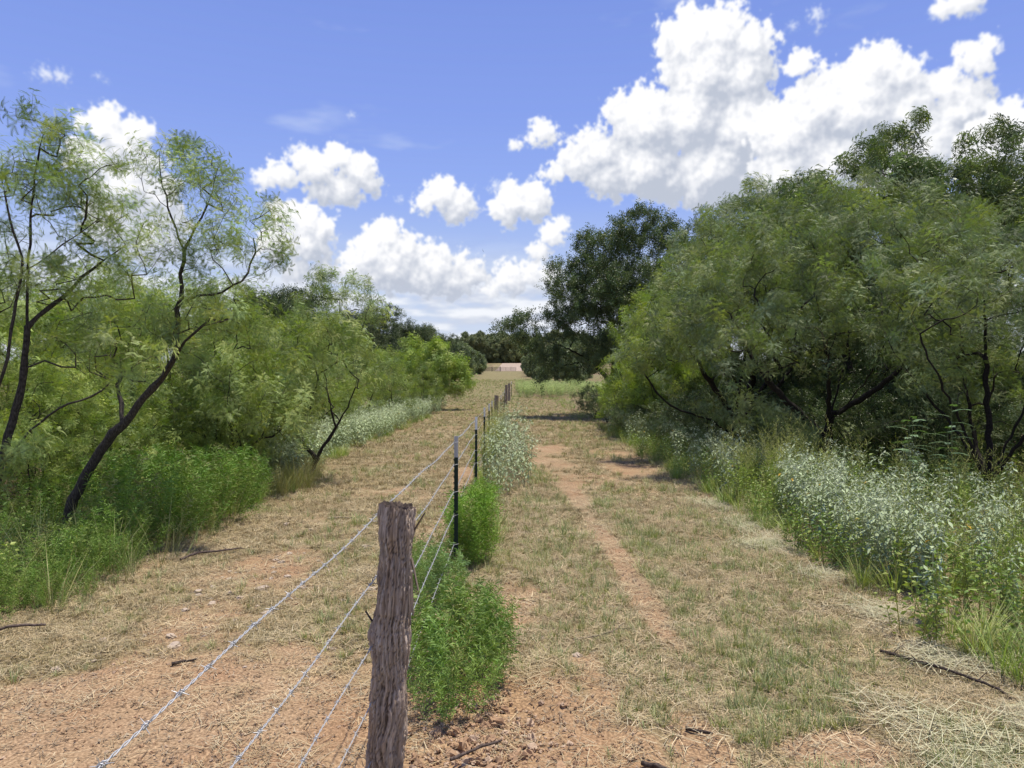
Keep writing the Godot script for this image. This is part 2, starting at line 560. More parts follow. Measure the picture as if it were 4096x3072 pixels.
# A mesquite twig along +y with fine feathery leaves: two combs of narrow leaflets on each stalk.
func mesquite_spray(leaves: int, pairs: int, wide: float) -> ArrayMesh:
	var g := Geo.new(false)
	var green := Color(1, 1, 1)
	var wood := Color(1.1, 0.75, 0.7)
	var length := 0.3
	var bend := Vector3(r(-0.05, 0.05), 0, r(-0.05, 0.05))
	g.tube(PackedVector3Array([Vector3.ZERO, Vector3(0, length * 0.5, 0) + bend * 0.4, Vector3(0, length, 0) + bend]), PackedFloat32Array([0.0025, 0.002, 0.001]), 3, wood)
	for k in leaves:
		var t := (k + 0.6) / leaves
		var p := Vector3(0, length * t, 0) + bend * t * t
		var a := k * 2.4 + r(-0.3, 0.3)
		var out := Vector3(cos(a), r(0.15, 0.6), sin(a)).normalized()
		var fork := p + out * 0.03
		var flat := out.cross(Vector3.UP).normalized()
		g.tri(p, fork, p + flat * 0.002, green)
		for side in [-1.0, 1.0]:
			var along: Vector3 = (out + flat * side * r(0.3, 0.55)).normalized()
			var across := along.cross(Vector3.UP).normalized()
			var size := r(0.11, 0.16)
			var shade := r(0.85, 1.12)
			var col := Color(shade, shade, shade)
			var drop := r(0.15, 0.6)
			var last := fork
			for q in pairs:
				var f := float(q + 1) / pairs
				var here := fork + along * size * f - Vector3(0, drop * size * f * f, 0)
				g.tri(last, here, here + across * 0.0015, col)
				last = here
				var reach := 0.033 * (1.0 - 0.45 * absf(f - 0.4))
				var lean: Vector3 = along * 0.5
				for e in [-1.0, 1.0]:
					var tip: Vector3 = here + (across * e + lean).normalized() * reach - Vector3(0, 0.006, 0)
					g.tri(here - along * wide * 0.5, tip, here + along * wide * 0.5, col)
	return g.made(mats.mesquite)


# A small-leaved twig (oaks, brush).
func oval_spray(leaves: int, size: float, wide: float, length: float, mat: String) -> ArrayMesh:
	var g := Geo.new(false)
	g.tube(PackedVector3Array([Vector3.ZERO, Vector3(0.01, length * 0.5, 0), Vector3(0, length, 0.01)]), PackedFloat32Array([0.004, 0.003, 0.001]), 3, Color(1.1, 0.8, 0.75))
	for k in leaves:
		var t := (k + 0.5) / leaves
		var a := k * 2.4 + r(-0.4, 0.4)
		var out := Vector3(cos(a), r(-0.1, 0.9), sin(a)).normalized()
		var p := Vector3(0, length * t, 0) + out * r(0.0, 0.05)
		var s := r(0.8, 1.15)
		g.leaf(p, out, out.cross(ball()).normalized(), size * r(0.7, 1.2), wide * r(0.8, 1.2), Color(s, s, s), r(0, 0.25))
	return g.made(mats[mat])


# A twig with hanging compound leaves (the tall broad-leaved tree).
func hanging_spray() -> ArrayMesh:
	var g := Geo.new(false)
	g.tube(PackedVector3Array([Vector3.ZERO, Vector3(0.01, 0.15, 0), Vector3(0, 0.3, 0.01)]), PackedFloat32Array([0.005, 0.004, 0.001]), 3, Color(1.1, 0.8, 0.75))
	for k in 7:
		var a := k * 2.4
		var out := Vector3(cos(a), 0.3, sin(a)).normalized()
		var side := out.cross(Vector3.UP).normalized()
		var base := Vector3(0, 0.05 + 0.04 * k, 0)
		var s := r(0.8, 1.15)
		for q in 5:
			var p := base + out * (0.05 + 0.035 * q) - Vector3(0, 0.012 * q * q, 0)
			for e in [-1.0, 1.0]:
				g.leaf(p, (side * e + out * 0.6 - Vector3(0, r(0.3, 0.9), 0)).normalized(), out, r(0.07, 0.1), 0.028, Color(s, s, s), 0.2)
	return g.made(mats.broadleaf)


func far_clump(leaves: int, size: float) -> ArrayMesh:
	var g := Geo.new(false)
	for k in leaves:
		var p := ball() * 0.5
		p.y *= 0.7
		var a := ball().normalized()
		var s := r(0.75, 1.2)
		g.leaf(p, a, any_side(a), size * r(0.7, 1.3), size * 0.6, Color(s, s, s))
	return g.made(mats.broadleaf)


# ------------------------------------------------------------------ trees

func smooth_line(p: Array, step: float, crook: float) -> PackedVector3Array:
	var curve := Curve3D.new()
	for k in p.size():
		var before: Vector3 = p[maxi(k - 1, 0)]
		var after: Vector3 = p[mini(k + 1, p.size() - 1)]
		var t := (after - before) / 6.0
		curve.add_point(p[k], -t, t)
	var out := PackedVector3Array()
	var n := maxi(2, roundi(curve.get_baked_length() / step))
	for k in n + 1:
		var q := curve.sample_baked(curve.get_baked_length() * k / n)
		if k > 0 and k < n:
			q += ball() * crook
		out.append(q)
	return out


# Limbs are hand-laid lines; twigs then grow from them to points spread through the crown.
func skeleton(limbs: Array, targets: Array, base_radius: float, crook: float) -> Dictionary:
	var pos := PackedVector3Array()
	var par := PackedInt32Array()
	for l in limbs:
		var pts := smooth_line(l, 0.14, crook)
		var from := -1
		if pos.size():
			var best := 1e9
			for k in pos.size():
				var q := pos[k].distance_squared_to(pts[0])
				if q < best:
					best = q
					from = k
		var prev := from
		for k in pts.size():
			if k == 0 and from >= 0:
				continue
			pos.append(pts[k])
			par.append(prev)
			prev = pos.size() - 1
	var order := []
	var centre := pos[mini(6, pos.size() - 1)]
	for t in targets:
		order.append([t.distance_squared_to(centre), t])
	order.sort_custom(func(a, b): return a[0] < b[0])
	var tips := []
	for o in order:
		var t: Vector3 = o[1]
		var best := 1e9
		var from := 0
		for k in pos.size():
			var e := t - pos[k]
			var q := e.length_squared()
			if e.y < 0.0:
				q *= 1.6
			if k < 4:
				q *= 3.0
			if q < best:
				best = q
				from = k
		var gap := t - pos[from]
		var steps := maxi(1, ceili(gap.length() / 0.2))
		var here := from
		var arc := gap.length() * 0.12
		for s in range(1, steps + 1):
			var f := float(s) / steps
			var p := pos[from] + gap * f + Vector3(0, arc * sin(f * PI), 0)
			if s < steps:
				p += ball() * minf(0.05, gap.length() * 0.12)
			pos.append(p)
			par.append(here)
			here = pos.size() - 1
		tips.append(here)
	var tipcount := PackedFloat32Array()
	tipcount.resize(pos.size())
	var has_child := PackedByteArray()
	has_child.resize(pos.size())
	for k in pos.size():
		if par[k] >= 0:
			has_child[par[k]] = 1
	for k in range(pos.size() - 1, -1, -1):
		if not has_child[k]:
			tipcount[k] = 1.0
	# Limbs were laid before twigs, and a node always follows its parent.
	for k in range(pos.size() - 1, -1, -1):
		if par[k] >= 0:
			tipcount[par[k]] += tipcount[k]
	var thin := 0.0032
	var top := 0.5
	for k in pos.size():
		top = maxf(top, pos[k].y)
	var power := log(base_radius / thin) / log(maxf(tipcount[0], 2.0))
	var rad := PackedFloat32Array()
	rad.resize(pos.size())
	for k in pos.size():
		rad[k] = thin * pow(tipcount[k], power)
		if rad[k] > 0.012:
			rad[k] = maxf(0.012, rad[k] * lerpf(1.1, 0.6, clampf(pos[k].y / top, 0, 1)))
	return {"pos": pos, "par": par, "rad": rad, "tips": tips}


func wood_mesh(s: Dictionary, col: Color, least := 0.0) -> ArrayMesh:
	var pos: PackedVector3Array = s.pos
	var par: PackedInt32Array = s.par
	var rad: PackedFloat32Array = s.rad
	var main := PackedInt32Array()
	main.resize(pos.size())
	main.fill(-1)
	for k in pos.size():
		var p := par[k]
		if p >= 0 and (main[p] < 0 or rad[k] > rad[main[p]]):
			main[p] = k
	var g := Geo.new()
	for k in pos.size():
		if par[k] >= 0 and main[par[k]] == k:
			continue
		if rad[k] < least:
			continue
		var line_ := PackedVector3Array()
		var fat := PackedFloat32Array()
		if par[k] >= 0:
			line_.append(pos[par[k]])
			fat.append(rad[k])
		var q := k
		while q >= 0 and rad[q] >= least:
			line_.append(pos[q])
			fat.append(rad[q])
			q = main[q]
		if line_.size() < 2:
			continue
		if par[k] < 0:
			fat[0] *= 1.25
		for q2 in fat.size():
			fat[q2] *= r(0.88, 1.12)
		var sides := 10 if fat[0] > 0.06 else 6 if fat[0] > 0.02 else 4 if fat[0] > 0.008 else 3
		var tone := r(0.85, 1.15)
		var skin := col.lerp(Color(0.2, 0.175, 0.14), clampf(1.0 - fat[0] / 0.02, 0, 1) * 0.8)
		g.tube(line_, fat, sides, Color(skin.r * tone, skin.g * tone, skin.b * tone))
	return g.made(mats.bark)


func crown_points(blobs: Array, count: int) -> Array:
	var out := []
	var sum := 0.0
	for b in blobs:
		sum += b[1].x * b[1].y * b[1].z
	var tries := 0
	while out.size() < count and tries < count * 8:
		tries += 1
		var pick := r(0, sum)
		var b: Array = blobs[0]
		for q in blobs:
			pick -= q[1].x * q[1].y * q[1].z
			if pick <= 0.0:
				b = q
				break
		var p: Vector3 = b[0] + ball().normalized() * pow(r(0.02, 1.0), 0.42) * b[1]
		if p.y < 0.1 or patchy.get_noise_3d(p.x * 4.0, p.y * 4.0, p.z * 4.0 + b[0].x) < -0.08:
			continue
		out.append(p)
	return out


func make_tree(called: String, base: Vector3, label: String, group: String, look: Dictionary) -> Node3D:
	var o := thing(called, base, label, look.get("category", "tree"), group)
	var s := skeleton(look.limbs, crown_points(look.blobs, look.tips), look.radius, look.get("crook", 0.03))
	part("trunk", wood_mesh(s, look.bark, look.get("least", 0.0)), o)
	var where := []
	var tints := PackedColorArray()
	var pos: PackedVector3Array = s.pos
	var par: PackedInt32Array = s.par
	var tint: Color = look.tint
	for k in pos.size():
		var tip: bool = s.rad[k] < 0.0042
		if s.rad[k] > look.get("leafy", 0.009):
			continue
		var copies: float = look.sprays if tip else look.sprays * 0.35
		var n := int(copies) + (1 if rng.randf() < copies - int(copies) else 0)
		var dir := (pos[k] - pos[maxi(par[k], 0)]).normalized()
		if rng.randf() < 0.07:
			continue
		var clump := patchy.get_noise_3d(pos[k].x * 6.0 + base.x, pos[k].y * 6.0, pos[k].z * 6.0)
		var age := clampf(1.0 + clump * 0.9 + r(-0.22, 0.22), 0.55, 1.6)
		for j in n:
			var up: Vector3 = (dir * 0.5 + ball() * look.get("loose", 0.9) + Vector3(0, look.get("lift", 0.1), 0)).normalized()
			var side := any_side(up)
			var size: float = look.size * r(0.7, 1.25)
			where.append(Transform3D(Basis(side, up, side.cross(up)) * size, pos[k] + ball() * look.get("spread", 0.06)))
			var f := age * r(0.85, 1.15)
			var hue := r(-0.1, 0.12) + (age - 1.0) * 0.15
			tints.append(Color(tint.r * f * (1.0 + hue), tint.g * f, tint.b * f * (1.0 - hue)))
	scatter("crown", look.spray, where, tints, o)
	return o


func upright(height_: float, spread: float, stems: int, lean: Vector3) -> Array:
	var limbs := []
	var fork := height_ * r(0.08, 0.2)
	limbs.append([Vector3.ZERO, Vector3(lean.x * 0.2, fork, lean.z * 0.2) + ball() * 0.05, lean * 0.5 + Vector3(0, height_ * 0.45, 0) + ball() * 0.2, lean + Vector3(0, height_ * 0.8, 0)])
	for k in stems:
		var a := TAU * (k + r(-0.3, 0.3)) / stems
		var out := Vector3(cos(a), 0, sin(a)) * spread
		var up := height_ * r(0.5, 0.8)
		limbs.append([Vector3(lean.x * 0.1, fork * r(0.4, 1.0), lean.z * 0.1), out * 0.28 + Vector3(0, up * 0.38, 0) + ball() * 0.1, out * 0.55 + lean * 0.4 + Vector3(0, up * 0.7, 0) + ball() * 0.15, out * 0.85 + lean * 0.7 + Vector3(0, up, 0)])
	return limbs


func round_crown(height_: float, spread: float, low: float, count: int) -> Array:
	var blobs := []
	for k in count:
		var a := TAU * k / count + r(-0.4, 0.4)
		var f := r(0.3, 0.75)
		var y := lerpf(low, height_ - spread * 0.35, rng.randf())
		var size := spread * r(0.35, 0.55)
		blobs.append([Vector3(cos(a) * spread * f, y, sin(a) * spread * f), Vector3(size, size * 0.8, size)])
	blobs.append([Vector3(0, height_ - spread * 0.4, 0), Vector3(spread * 0.5, spread * 0.4, spread * 0.5)])
	return blobs


# ------------------------------------------------------------------ weeds and grass

# A plume of a soft feathery weed: one stem, short side shoots, narrow leaves.
func feather_plume(tall: float, leaf: float, narrow: float, shoots: int) -> ArrayMesh:
	var g := Geo.new(false)
	var lean := Vector3(r(-0.15, 0.15), 0, r(-0.15, 0.15))
	var pts := PackedVector3Array()
	var fat := PackedFloat32Array()
	for k in 5:
		var f := k / 4.0
		pts.append(Vector3(0, tall * f, 0) + lean * f * f)
		fat.append(lerpf(0.0035, 0.0012, f))
	g.tube(pts, fat, 3, Color(0.9, 0.9, 0.7))
	for k in shoots:
		var f := 0.15 + 0.85 * k / (shoots - 1.0)
		var p := Vector3(0, tall * f, 0) + lean * f * f
		var a := k * 2.4 + r(-0.4, 0.4)
		var out := Vector3(cos(a), r(0.5, 1.2), sin(a)).normalized()
		var reach := tall * r(0.1, 0.22) * (1.2 - 0.75 * f)
		var s := r(0.8, 1.2)
		var hue := r(0.92, 1.1)
		var col := Color(s * hue, s, s / hue)
		for q in 6:
			var e := p + out * reach * (q + 0.5) / 6.0
			var b := q * 2.4 + a
			var away := (out * 0.55 + Vector3(cos(b), r(-0.1, 0.5), sin(b)) * 0.8).normalized()
			g.leaf(e, away, any_side(away), leaf * r(0.6, 1.2), narrow * r(0.8, 1.2), col, r(0.0, 0.3))
		g.tri(p, p + out * reach, p + Vector3(0.0015, 0, 0.0015), col)
	return g.made(mats.herb)


func clump_of(called: String, base: Vector3, label: String, group: String, plumes: Array, count: int, spread: Vector2, tall: float, tint: Color, lean := 0.35) -> Node3D:
	var o := thing(called, base, label, "weed", group)
	var where := []
	var tints := PackedColorArray()
	for k in count:
		var p := ball()
		var q := Vector3(p.x * spread.x, 0, p.z * spread.y)
		var edge := Vector2(p.x, p.z).length()
		var up := (Vector3(0, 1, 0) + Vector3(p.x, 0, p.z) * lean + ball() * 0.16).normalized()
		var side := any_side(up)
		var size := tall * r(0.75, 1.08) * (1.0 - 0.35 * edge * edge)
		q.y = height(base.x + q.x, -base.z - q.z) - base.y - 0.01
		where.append(Transform3D(Basis(side, up, side.cross(up)) * size, q))
		var f := r(0.75, 1.25)
		var leafy := Color(tint.r * f * r(0.9, 1.15), tint.g * f, tint.b * f)
		if rng.randf() < 0.1:
			leafy = Color(0.34, 0.34, 0.13) * r(0.7, 1.1)
		tints.append(leafy)
	scatter("foliage", plumes[rng.randi_range(0, plumes.size() - 1)], where, tints, o)
	return o


# A silvery, downy weed: upright stems that fork near the top, drooping pointed leaves and pale heads.
func silver_weed(tall: float, label: String, group: String) -> Node3D:
	var o := thing("silver_weed", Vector3.ZERO, label, "weed", group)
	var stem := Geo.new(false)
	var leaves := Geo.new(false)
	var silver := Color(0.35, 0.42, 0.25)
	for k in 4:
		var a := TAU * k / 4.0 + r(-0.6, 0.6)
		var lean := Vector3(cos(a), 0, sin(a)) * r(0.05, 0.22)
		var high := tall * r(0.75, 1.05)
		var pts := PackedVector3Array()
		var fat := PackedFloat32Array()
		for q in 5:
			var f := q / 4.0
			pts.append(Vector3(0, high * f, 0) + lean * (0.2 + f * f))
			fat.append(lerpf(0.004, 0.0015, f))
		stem.tube(pts, fat, 3, Color(0.34, 0.36, 0.22))
		for q in 15:
			var f := 0.22 + 0.78 * q / 14.0
			var p := Vector3(0, high * f, 0) + lean * (0.2 + f * f)
			var b := q * 2.4 + k
			var out := Vector3(cos(b), r(-0.25, 0.45), sin(b)).normalized()
			var s := r(0.8, 1.15)
			var col := Color(silver.r * s, silver.g * s, silver.b * s)
			if rng.randf() < 0.012:
				col = Color(0.55, 0.36, 0.06)
			p += out * 0.02
			leaves.leaf(p, out, out.cross(Vector3.UP).normalized(), r(0.07, 0.12) * (1.25 - 0.45 * f), r(0.024, 0.038), col, r(0.3, 0.8))
		for q in 16:
			var out := (ball() + Vector3(0, 0.35, 0)).normalized()
			var s := r(0.85, 1.2)
			var p := pts[4] + ball() * 0.07
			leaves.leaf(p, out, any_side(out), r(0.025, 0.055), r(0.01, 0.018), Color(0.46 * s, 0.51 * s, 0.34 * s), r(0, 0.4))
	part("stem", stem.made(mats.downy), o)
	part("foliage", leaves.made(mats.downy), o)
	return o


# A tall weed with spikes of small yellow-green seeds.
func spike_weed(tall: float, label: String, group: String) -> Node3D:
	var o := thing("spike_weed", Vector3.ZERO, label, "weed", group)
	var stem := Geo.new(false)
	var leaves := Geo.new(false)
	for k in 5:
		var a := r(0, TAU)
		var lean := Vector3(cos(a), 0, sin(a)) * r(0.05, 0.25)
		var high := tall * r(0.7, 1.0)
		var pts := PackedVector3Array()
		var fat := PackedFloat32Array()
		for q in 5:
			var f := q / 4.0
			pts.append(Vector3(0, high * f, 0) + lean * (0.15 + f * f))
			fat.append(lerpf(0.004, 0.001, f))
		stem.tube(pts, fat, 3, Color(0.3, 0.3, 0.12))
		for q in 16:
			var f := 0.2 + 0.8 * q / 15.0
			var p := Vector3(0, high * f, 0) + lean * (0.15 + f * f)
			var b := q * 2.4
			var out := Vector3(cos(b), r(0.7, 1.5), sin(b)).normalized()
			var s := r(0.8, 1.2)
			if f < 0.6:
				for e in 4:
					var l := (out + ball() * 0.8).normalized()
					leaves.leaf(p + out * r(0, 0.09), l, any_side(l), r(0.035, 0.07), 0.014, Color(0.33 * s, 0.41 * s, 0.1 * s), 0.3)
			else:
				for e in 12:
					var l := ball().normalized()
					leaves.tri(p + out * (0.011 * e) + l * 0.004, p + out * (0.011 * e) + l * 0.013, p + out * (0.011 * e + 0.011), Color(0.5 * s, 0.5 * s, 0.18 * s))
	part("stem", stem.made(mats.herb), o)
	part("foliage", leaves.made(mats.herb), o)
	return o


# A sapling weed with long level feather leaves.
func pinnate_weed(base: Vector3, tall: float, label: String) -> void:
	var o := thing("pinnate_weed", base, label, "weed", "feather-leaved saplings in the weed bank")
	var stem := Geo.new(false)
	var top := Vector3(r(-0.08, 0.08), tall, r(-0.08, 0.08))
	stem.tube(PackedVector3Array([Vector3.ZERO, top * 0.5 + ball() * 0.03, top]), PackedFloat32Array([0.008, 0.006, 0.002]), 5, Color(0.2, 0.22, 0.1))
	part("stem", stem.made(mats.herb), o)
	for k in 15:
		var leaves := Geo.new(false)
		var f := 0.35 + 0.65 * k / 14.0
		var p := top * f
		var a := k * 2.4 + r(-0.3, 0.3)
		var out := Vector3(cos(a), r(0.15, 0.45), sin(a)).normalized()
		var side := out.cross(Vector3.UP).normalized()
		var size := r(0.22, 0.32)
		var pts := PackedVector3Array()
		for q in 5:
			var t := q / 4.0
			pts.append(p + out * size * t - Vector3(0, 0.09 * t * t, 0))
		leaves.tube(pts, PackedFloat32Array([0.002, 0.0015, 0.0015, 0.001, 0.001]), 3, Color(0.2, 0.3, 0.14))
		for q in 15:
			var t := 0.12 + 0.88 * q / 14.0
			var e := p + out * size * t - Vector3(0, 0.09 * t * t, 0)
			for w in [-1.0, 1.0]:
				var s := r(0.9, 1.1)
				leaves.leaf(e, (side * w + out * 0.25).normalized(), out, 0.042 * (1.15 - 0.5 * t), 0.012, Color(0.19 * s, 0.3 * s, 0.15 * s))
		part("leaf", leaves.made(mats.herb), o)


func grass_tuft(blades: int, tall: float, wide: float, spread: float, mat: String) -> ArrayMesh:
	var g := Geo.new(false)
	for k in blades:
		var a := r(0, TAU)
		var out := Vector3(cos(a), 0, sin(a))
		var s := r(0.7, 1.25)
		var w := r(0.9, 1.1)
		var up := (Vector3.UP + out * r(0.05, 0.75)).normalized()
		var high := tall * r(0.45, 1.1)
		g.blade(out * r(0, spread), up, out.cross(Vector3.UP), high, wide * r(0.7, 1.2), (out * r(0.0, 0.35) - Vector3(0, r(0, 0.3), 0)) * high, Color(s * w, s, s / w))
	return g.made(mats[mat])


func straw_heap(count: int, longest: float, wide: float, spread: float, lift: float) -> ArrayMesh:
	var g := Geo.new(false)
	for k in count:
		var a := r(0, TAU)
		var out := Vector3(cos(a), r(-0.08, 0.16), sin(a)).normalized()
		var p := Vector3(r(-1, 1) * spread, r(0.002, lift), r(-1, 1) * spread)
		var s := r(0.65, 1.3)
		var w := r(0.93, 1.1)
		var side := out.cross(Vector3.UP).normalized()
		g.blade(p, out, side, longest * r(0.35, 1.0), wide * r(0.6, 1.3), side * r(-0.03, 0.03) + Vector3(0, r(-0.004, 0.012), 0), Color(s * w, s, s / w))
	return g.made(mats.straw)


func lie(x: float, d: float, size: float, tilt := 0.12, lift := 0.0) -> Transform3D:
	var b := Basis(Vector3.UP, r(0, TAU)) * Basis(Vector3.RIGHT, r(-tilt, tilt))
	return Transform3D(b * size, at(x, d, lift))


func make_turf() -> void:
	var kinds := {}
	for k in 3:
		kinds["stubble%d" % k] = [grass_tuft(16, 0.05, 0.0032, 0.035, "straw"), [], PackedColorArray()]
		kinds["lush%d" % k] = [grass_tuft(18, 0.085, 0.0036, 0.035, "herb"), [], PackedColorArray()]
		kinds["straw%d" % k] = [straw_heap(18, 0.15, 0.0028, 0.07, 0.016), [], PackedColorArray()]
	var strips := [[2.0, 3.2, 640], [3.2, 4.4, 640], [4.4, 6.0, 560], [6.0, 8.5, 430], [8.5, 12.0, 290], [12.0, 18.0, 160], [18.0, 28.0, 70], [28.0, 45.0, 34], [45.0, 64.0, 20], [64.0, 110.0, 6]]
	for s in strips:
		var d0: float = s[0]
		var d1: float = s[1]
		var x0 := maxf(-0.75 * d1 - 0.8, line(d1, LEFT_EDGE) - 0.8)
		var x1 := minf(0.75 * d1 + 0.8, line(d1, RIGHT_EDGE) + 0.8)
		var big := clampf(sqrt(d1 / 5.0), 1.0, 2.4)
		for k in int((x1 - x0) * (d1 - d0) * s[2]):
			var x := r(x0, x1)
			var d := r(d0, d1)
			var naked := bare(x, d)
			var lush := patches(x, d, LUSH) + patchy.get_noise_2d(x * 1.3 + 200.0, d * 0.9) * 0.7 - 0.02
			var left := x < fence_x(d)
			var pick := rng.randf()
			var which := str(rng.randi_range(0, 2))
			if pick < 0.3 and rng.randf() > naked * 0.8:
				var heap: Array = kinds["straw" + which]
				heap[1].append(lie(x, d, big * r(0.6, 1.3), 0.1, 0.004))
				var f := r(0.75, 1.2)
				var warm := r(0, 1)
				heap[2].append(Color(lerpf(0.55, 0.43, warm) * f, lerpf(0.47, 0.33, warm) * f, lerpf(0.31, 0.19, warm) * f))
			elif rng.randf() > naked * 1.15:
				var f := r(0.75, 1.2)
				if rng.randf() < (0.18 if left else 0.24) + lush * 0.9 and not (left and rng.randf() < 0.4):
					var tuft: Array = kinds["lush" + which]
					tuft[1].append(lie(x, d, big * r(0.5, 1.1) * (1.0 + 0.35 * clampf(lush, 0, 1))))
					var dryness := rng.randf()
					tuft[2].append(Color(lerpf(0.27, 0.44, dryness) * f, lerpf(0.33, 0.42, dryness) * f, lerpf(0.15, 0.21, dryness) * f))
				else:
					var tuft: Array = kinds["stubble" + which]
					tuft[1].append(lie(x, d, big * r(0.55, 1.2)))
					var dryness := rng.randf()
					tuft[2].append(Color(lerpf(0.35, 0.44, dryness) * f, lerpf(0.31, 0.35, dryness) * f, lerpf(0.17, 0.195, dryness) * f))
	var looks := {"stubble": "short dry mown grass stubble over both tracks", "lush": "low green grass patches in the mown tracks", "straw": "loose cut straw lying over the mown tracks"}
	for n in kinds:
		var what: String = n.left(n.length() - 1)
		var o := scatter({"stubble": "stubble_grass", "lush": "green_grass", "straw": "straw_litter"}[what], kinds[n][0], kinds[n][1], kinds[n][2], self)
		tag(o, looks[what], "straw" if what == "straw" else "grass", "mown grass of the tracks", "stuff")


# ------------------------------------------------------------------ fence

func fence_x(d: float) -> float:
	return line(d, FENCE)


const GIRTH := [[-0.1, 1.2], [0.19, 1.1], [0.3, 1.16], [0.42, 1.12], [0.55, 1.03], [0.7, 1.16], [0.8, 1.07], [0.95, 1.0], [1.06, 1.03], [1.13, 1.14], [1.19, 1.05], [1.25, 1.0]]


func timber(tall: float, wide: float, lean: Vector3, splinters: bool) -> Node3D:
	var o := Node3D.new()
	var g := Geo.new()
	var rows := 150
	var sides := 120
	var grain := FastNoiseLite.new()
	grain.seed = 33
	grain.frequency = 1.0
	grain.fractal_octaves = 3
	var ring := PackedVector3Array()
	for j in rows + 1:
		var f := float(j) / rows
		var y := -0.12 + (tall + 0.12) * f
		var body := wide * line(y, GIRTH) if splinters else wide * lerpf(1.2, 1.0, f)
		for k in sides:
			var a := TAU * k / sides
			var ca := cos(a)
			var sa := sin(a)
			var turn := a + y * 0.35 + grain.get_noise_2d(y * 3.0, 4.0) * 0.35
			var ct := cos(turn)
			var st := sin(turn)
			var flute := grain.get_noise_3d(ct * 8.0, y * 2.2, st * 8.0)
			var split := absf(grain.get_noise_3d(ct * 9.0 + 9.0, y * 1.5, st * 9.0))
			var lump := grain.get_noise_3d(ca * 1.3, y * 4.0 + 7.0, sa * 1.3)
			var knot := 0.014 * exp(-pow((y - 0.27) / 0.07, 2.0)) * maxf(0.0, cos(a - 1.2)) + 0.012 * exp(-pow((y - 0.72) / 0.05, 2.0)) * maxf(0.0, cos(a - 2.9))
			var rr := body + flute * 0.012 + (minf(split, 0.1) - 0.08) * 0.1 + lump * 0.016 + knot * 1.5
			var up := y
			if j == rows:
				up += grain.get_noise_2d(ca * 5.0, sa * 5.0) * 0.02 - ca * 0.012
			ring.append(Vector3(ca * rr, up, -sa * rr) + lean * (1.0 - f) * (1.0 - f * 0.3))
			var tone := 0.62 + 0.5 * clampf(flute * 1.4 + 0.5, 0, 1)
			var warm := clampf(grain.get_noise_3d(ca * 3.0, y * 0.8 + 30.0, sa * 3.0) + 0.35 + 0.3 * (1.0 - f), 0, 1)
			var pale := clampf((grain.get_noise_3d(ca * 20.0, y * 2.0 + 60.0, sa * 20.0) - 0.12) * 2.0, 0, 0.7)
			var base := Color(0.55, 0.46, 0.4).lerp(Color(0.53, 0.4, 0.3), warm).lerp(Color(0.76, 0.69, 0.62), pale)
			if split < 0.03:
				base = Color(0.24, 0.18, 0.15)
			g.c.append(Color(base.r * tone, base.g * tone, base.b * tone))
	g.v = ring
	g.n.resize(ring.size())
	for j in rows + 1:
		for k in sides:
			var du := ring[j * sides + (k + 1) % sides] - ring[j * sides + (k + sides - 1) % sides]
			var dv := ring[mini(j + 1, rows) * sides + k] - ring[maxi(j - 1, 0) * sides + k]
			g.n[j * sides + k] = du.cross(dv).normalized()
	for j in rows:
		for k in sides:
			var a := j * sides + k
			var b := j * sides + (k + 1) % sides
			g.i.append_array(PackedInt32Array([a, a + sides, b + sides, a, b + sides, b]))
	var shaft := part("shaft", g.made(mats.post_wood), o)
	# The sawn top: rings of end grain, a little sunk and rough.
	var cap := Geo.new()
	for q in 5:
		var f0 := 1.0 - q / 5.0
		var f1 := 1.0 - (q + 1) / 5.0
		for k in sides:
			var e0 := ring[rows * sides + k]
			var e1 := ring[rows * sides + (k + 1) % sides]
			var mid := Vector3(0, tall - 0.004, 0)
			var lift0 := Vector3(0, grain.get_noise_2d(e0.x * 90.0 * f0, e0.z * 90.0 * f0) * 0.006, 0)
			var t := 0.8 + 0.5 * grain.get_noise_2d(q * 9.0, k * 0.6)
			var col := Color(0.2 * t, 0.155 * t, 0.13 * t)
			cap.quad(mid.lerp(e0, f0), mid.lerp(e0, f1) + lift0, mid.lerp(e1, f1) + lift0, mid.lerp(e1, f0), col)
	part("sawn_top", cap.made(mats.post_wood), o)
	if splinters:
		for s in [[0.05, 1.03, 0.14, 0.16, 0.25], [0.1, 0.99, 0.2, 0.05, -0.1], [-0.15, 1.0, 0.19, 0.03, 0.1], [0.25, 1.02, 0.16, -0.02, 0.15], [0.0, 1.13, 0.1, 0.55, 0.9], [3.3, 0.75, 0.08, 0.45, 0.7], [3.0, 0.68, 0.07, 0.2, -0.6], [-0.3, 0.93, 0.17, 0.04, -0.1]]:
			var sp := Geo.new(false)
			var a: float = s[0]
			var f: float = (s[1] + 0.12) / (tall + 0.12)
			var out := Vector3(cos(a), 0, -sin(a))
			var p: Vector3 = out * wide * 1.02 + Vector3(0, s[1], 0) + lean * (1.0 - f) * (1.0 - f * 0.3)
			var dir: Vector3 = (out * s[3] + Vector3(0, s[4], 0) - Vector3(0, 1.0 if s[4] < 0.5 else 0.0, 0)).normalized()
			var side := Vector3.UP.cross(out).normalized()
			var col := Color(0.3, 0.24, 0.2) * r(0.7, 1.2)
			var tip: Vector3 = p + dir * s[2]
			var w := r(0.006, 0.012)
			sp.quad(p - side * w, tip - side * w * 0.4, tip + side * w * 0.4 + out * 0.004, p + side * w + out * 0.006, col)
			sp.quad(p + side * w + out * 0.006, tip + side * w * 0.4 + out * 0.004, tip - out * 0.003, p - out * 0.004, col * 0.8)
			part("splinter", sp.made(mats.post_wood), shaft)
	return o


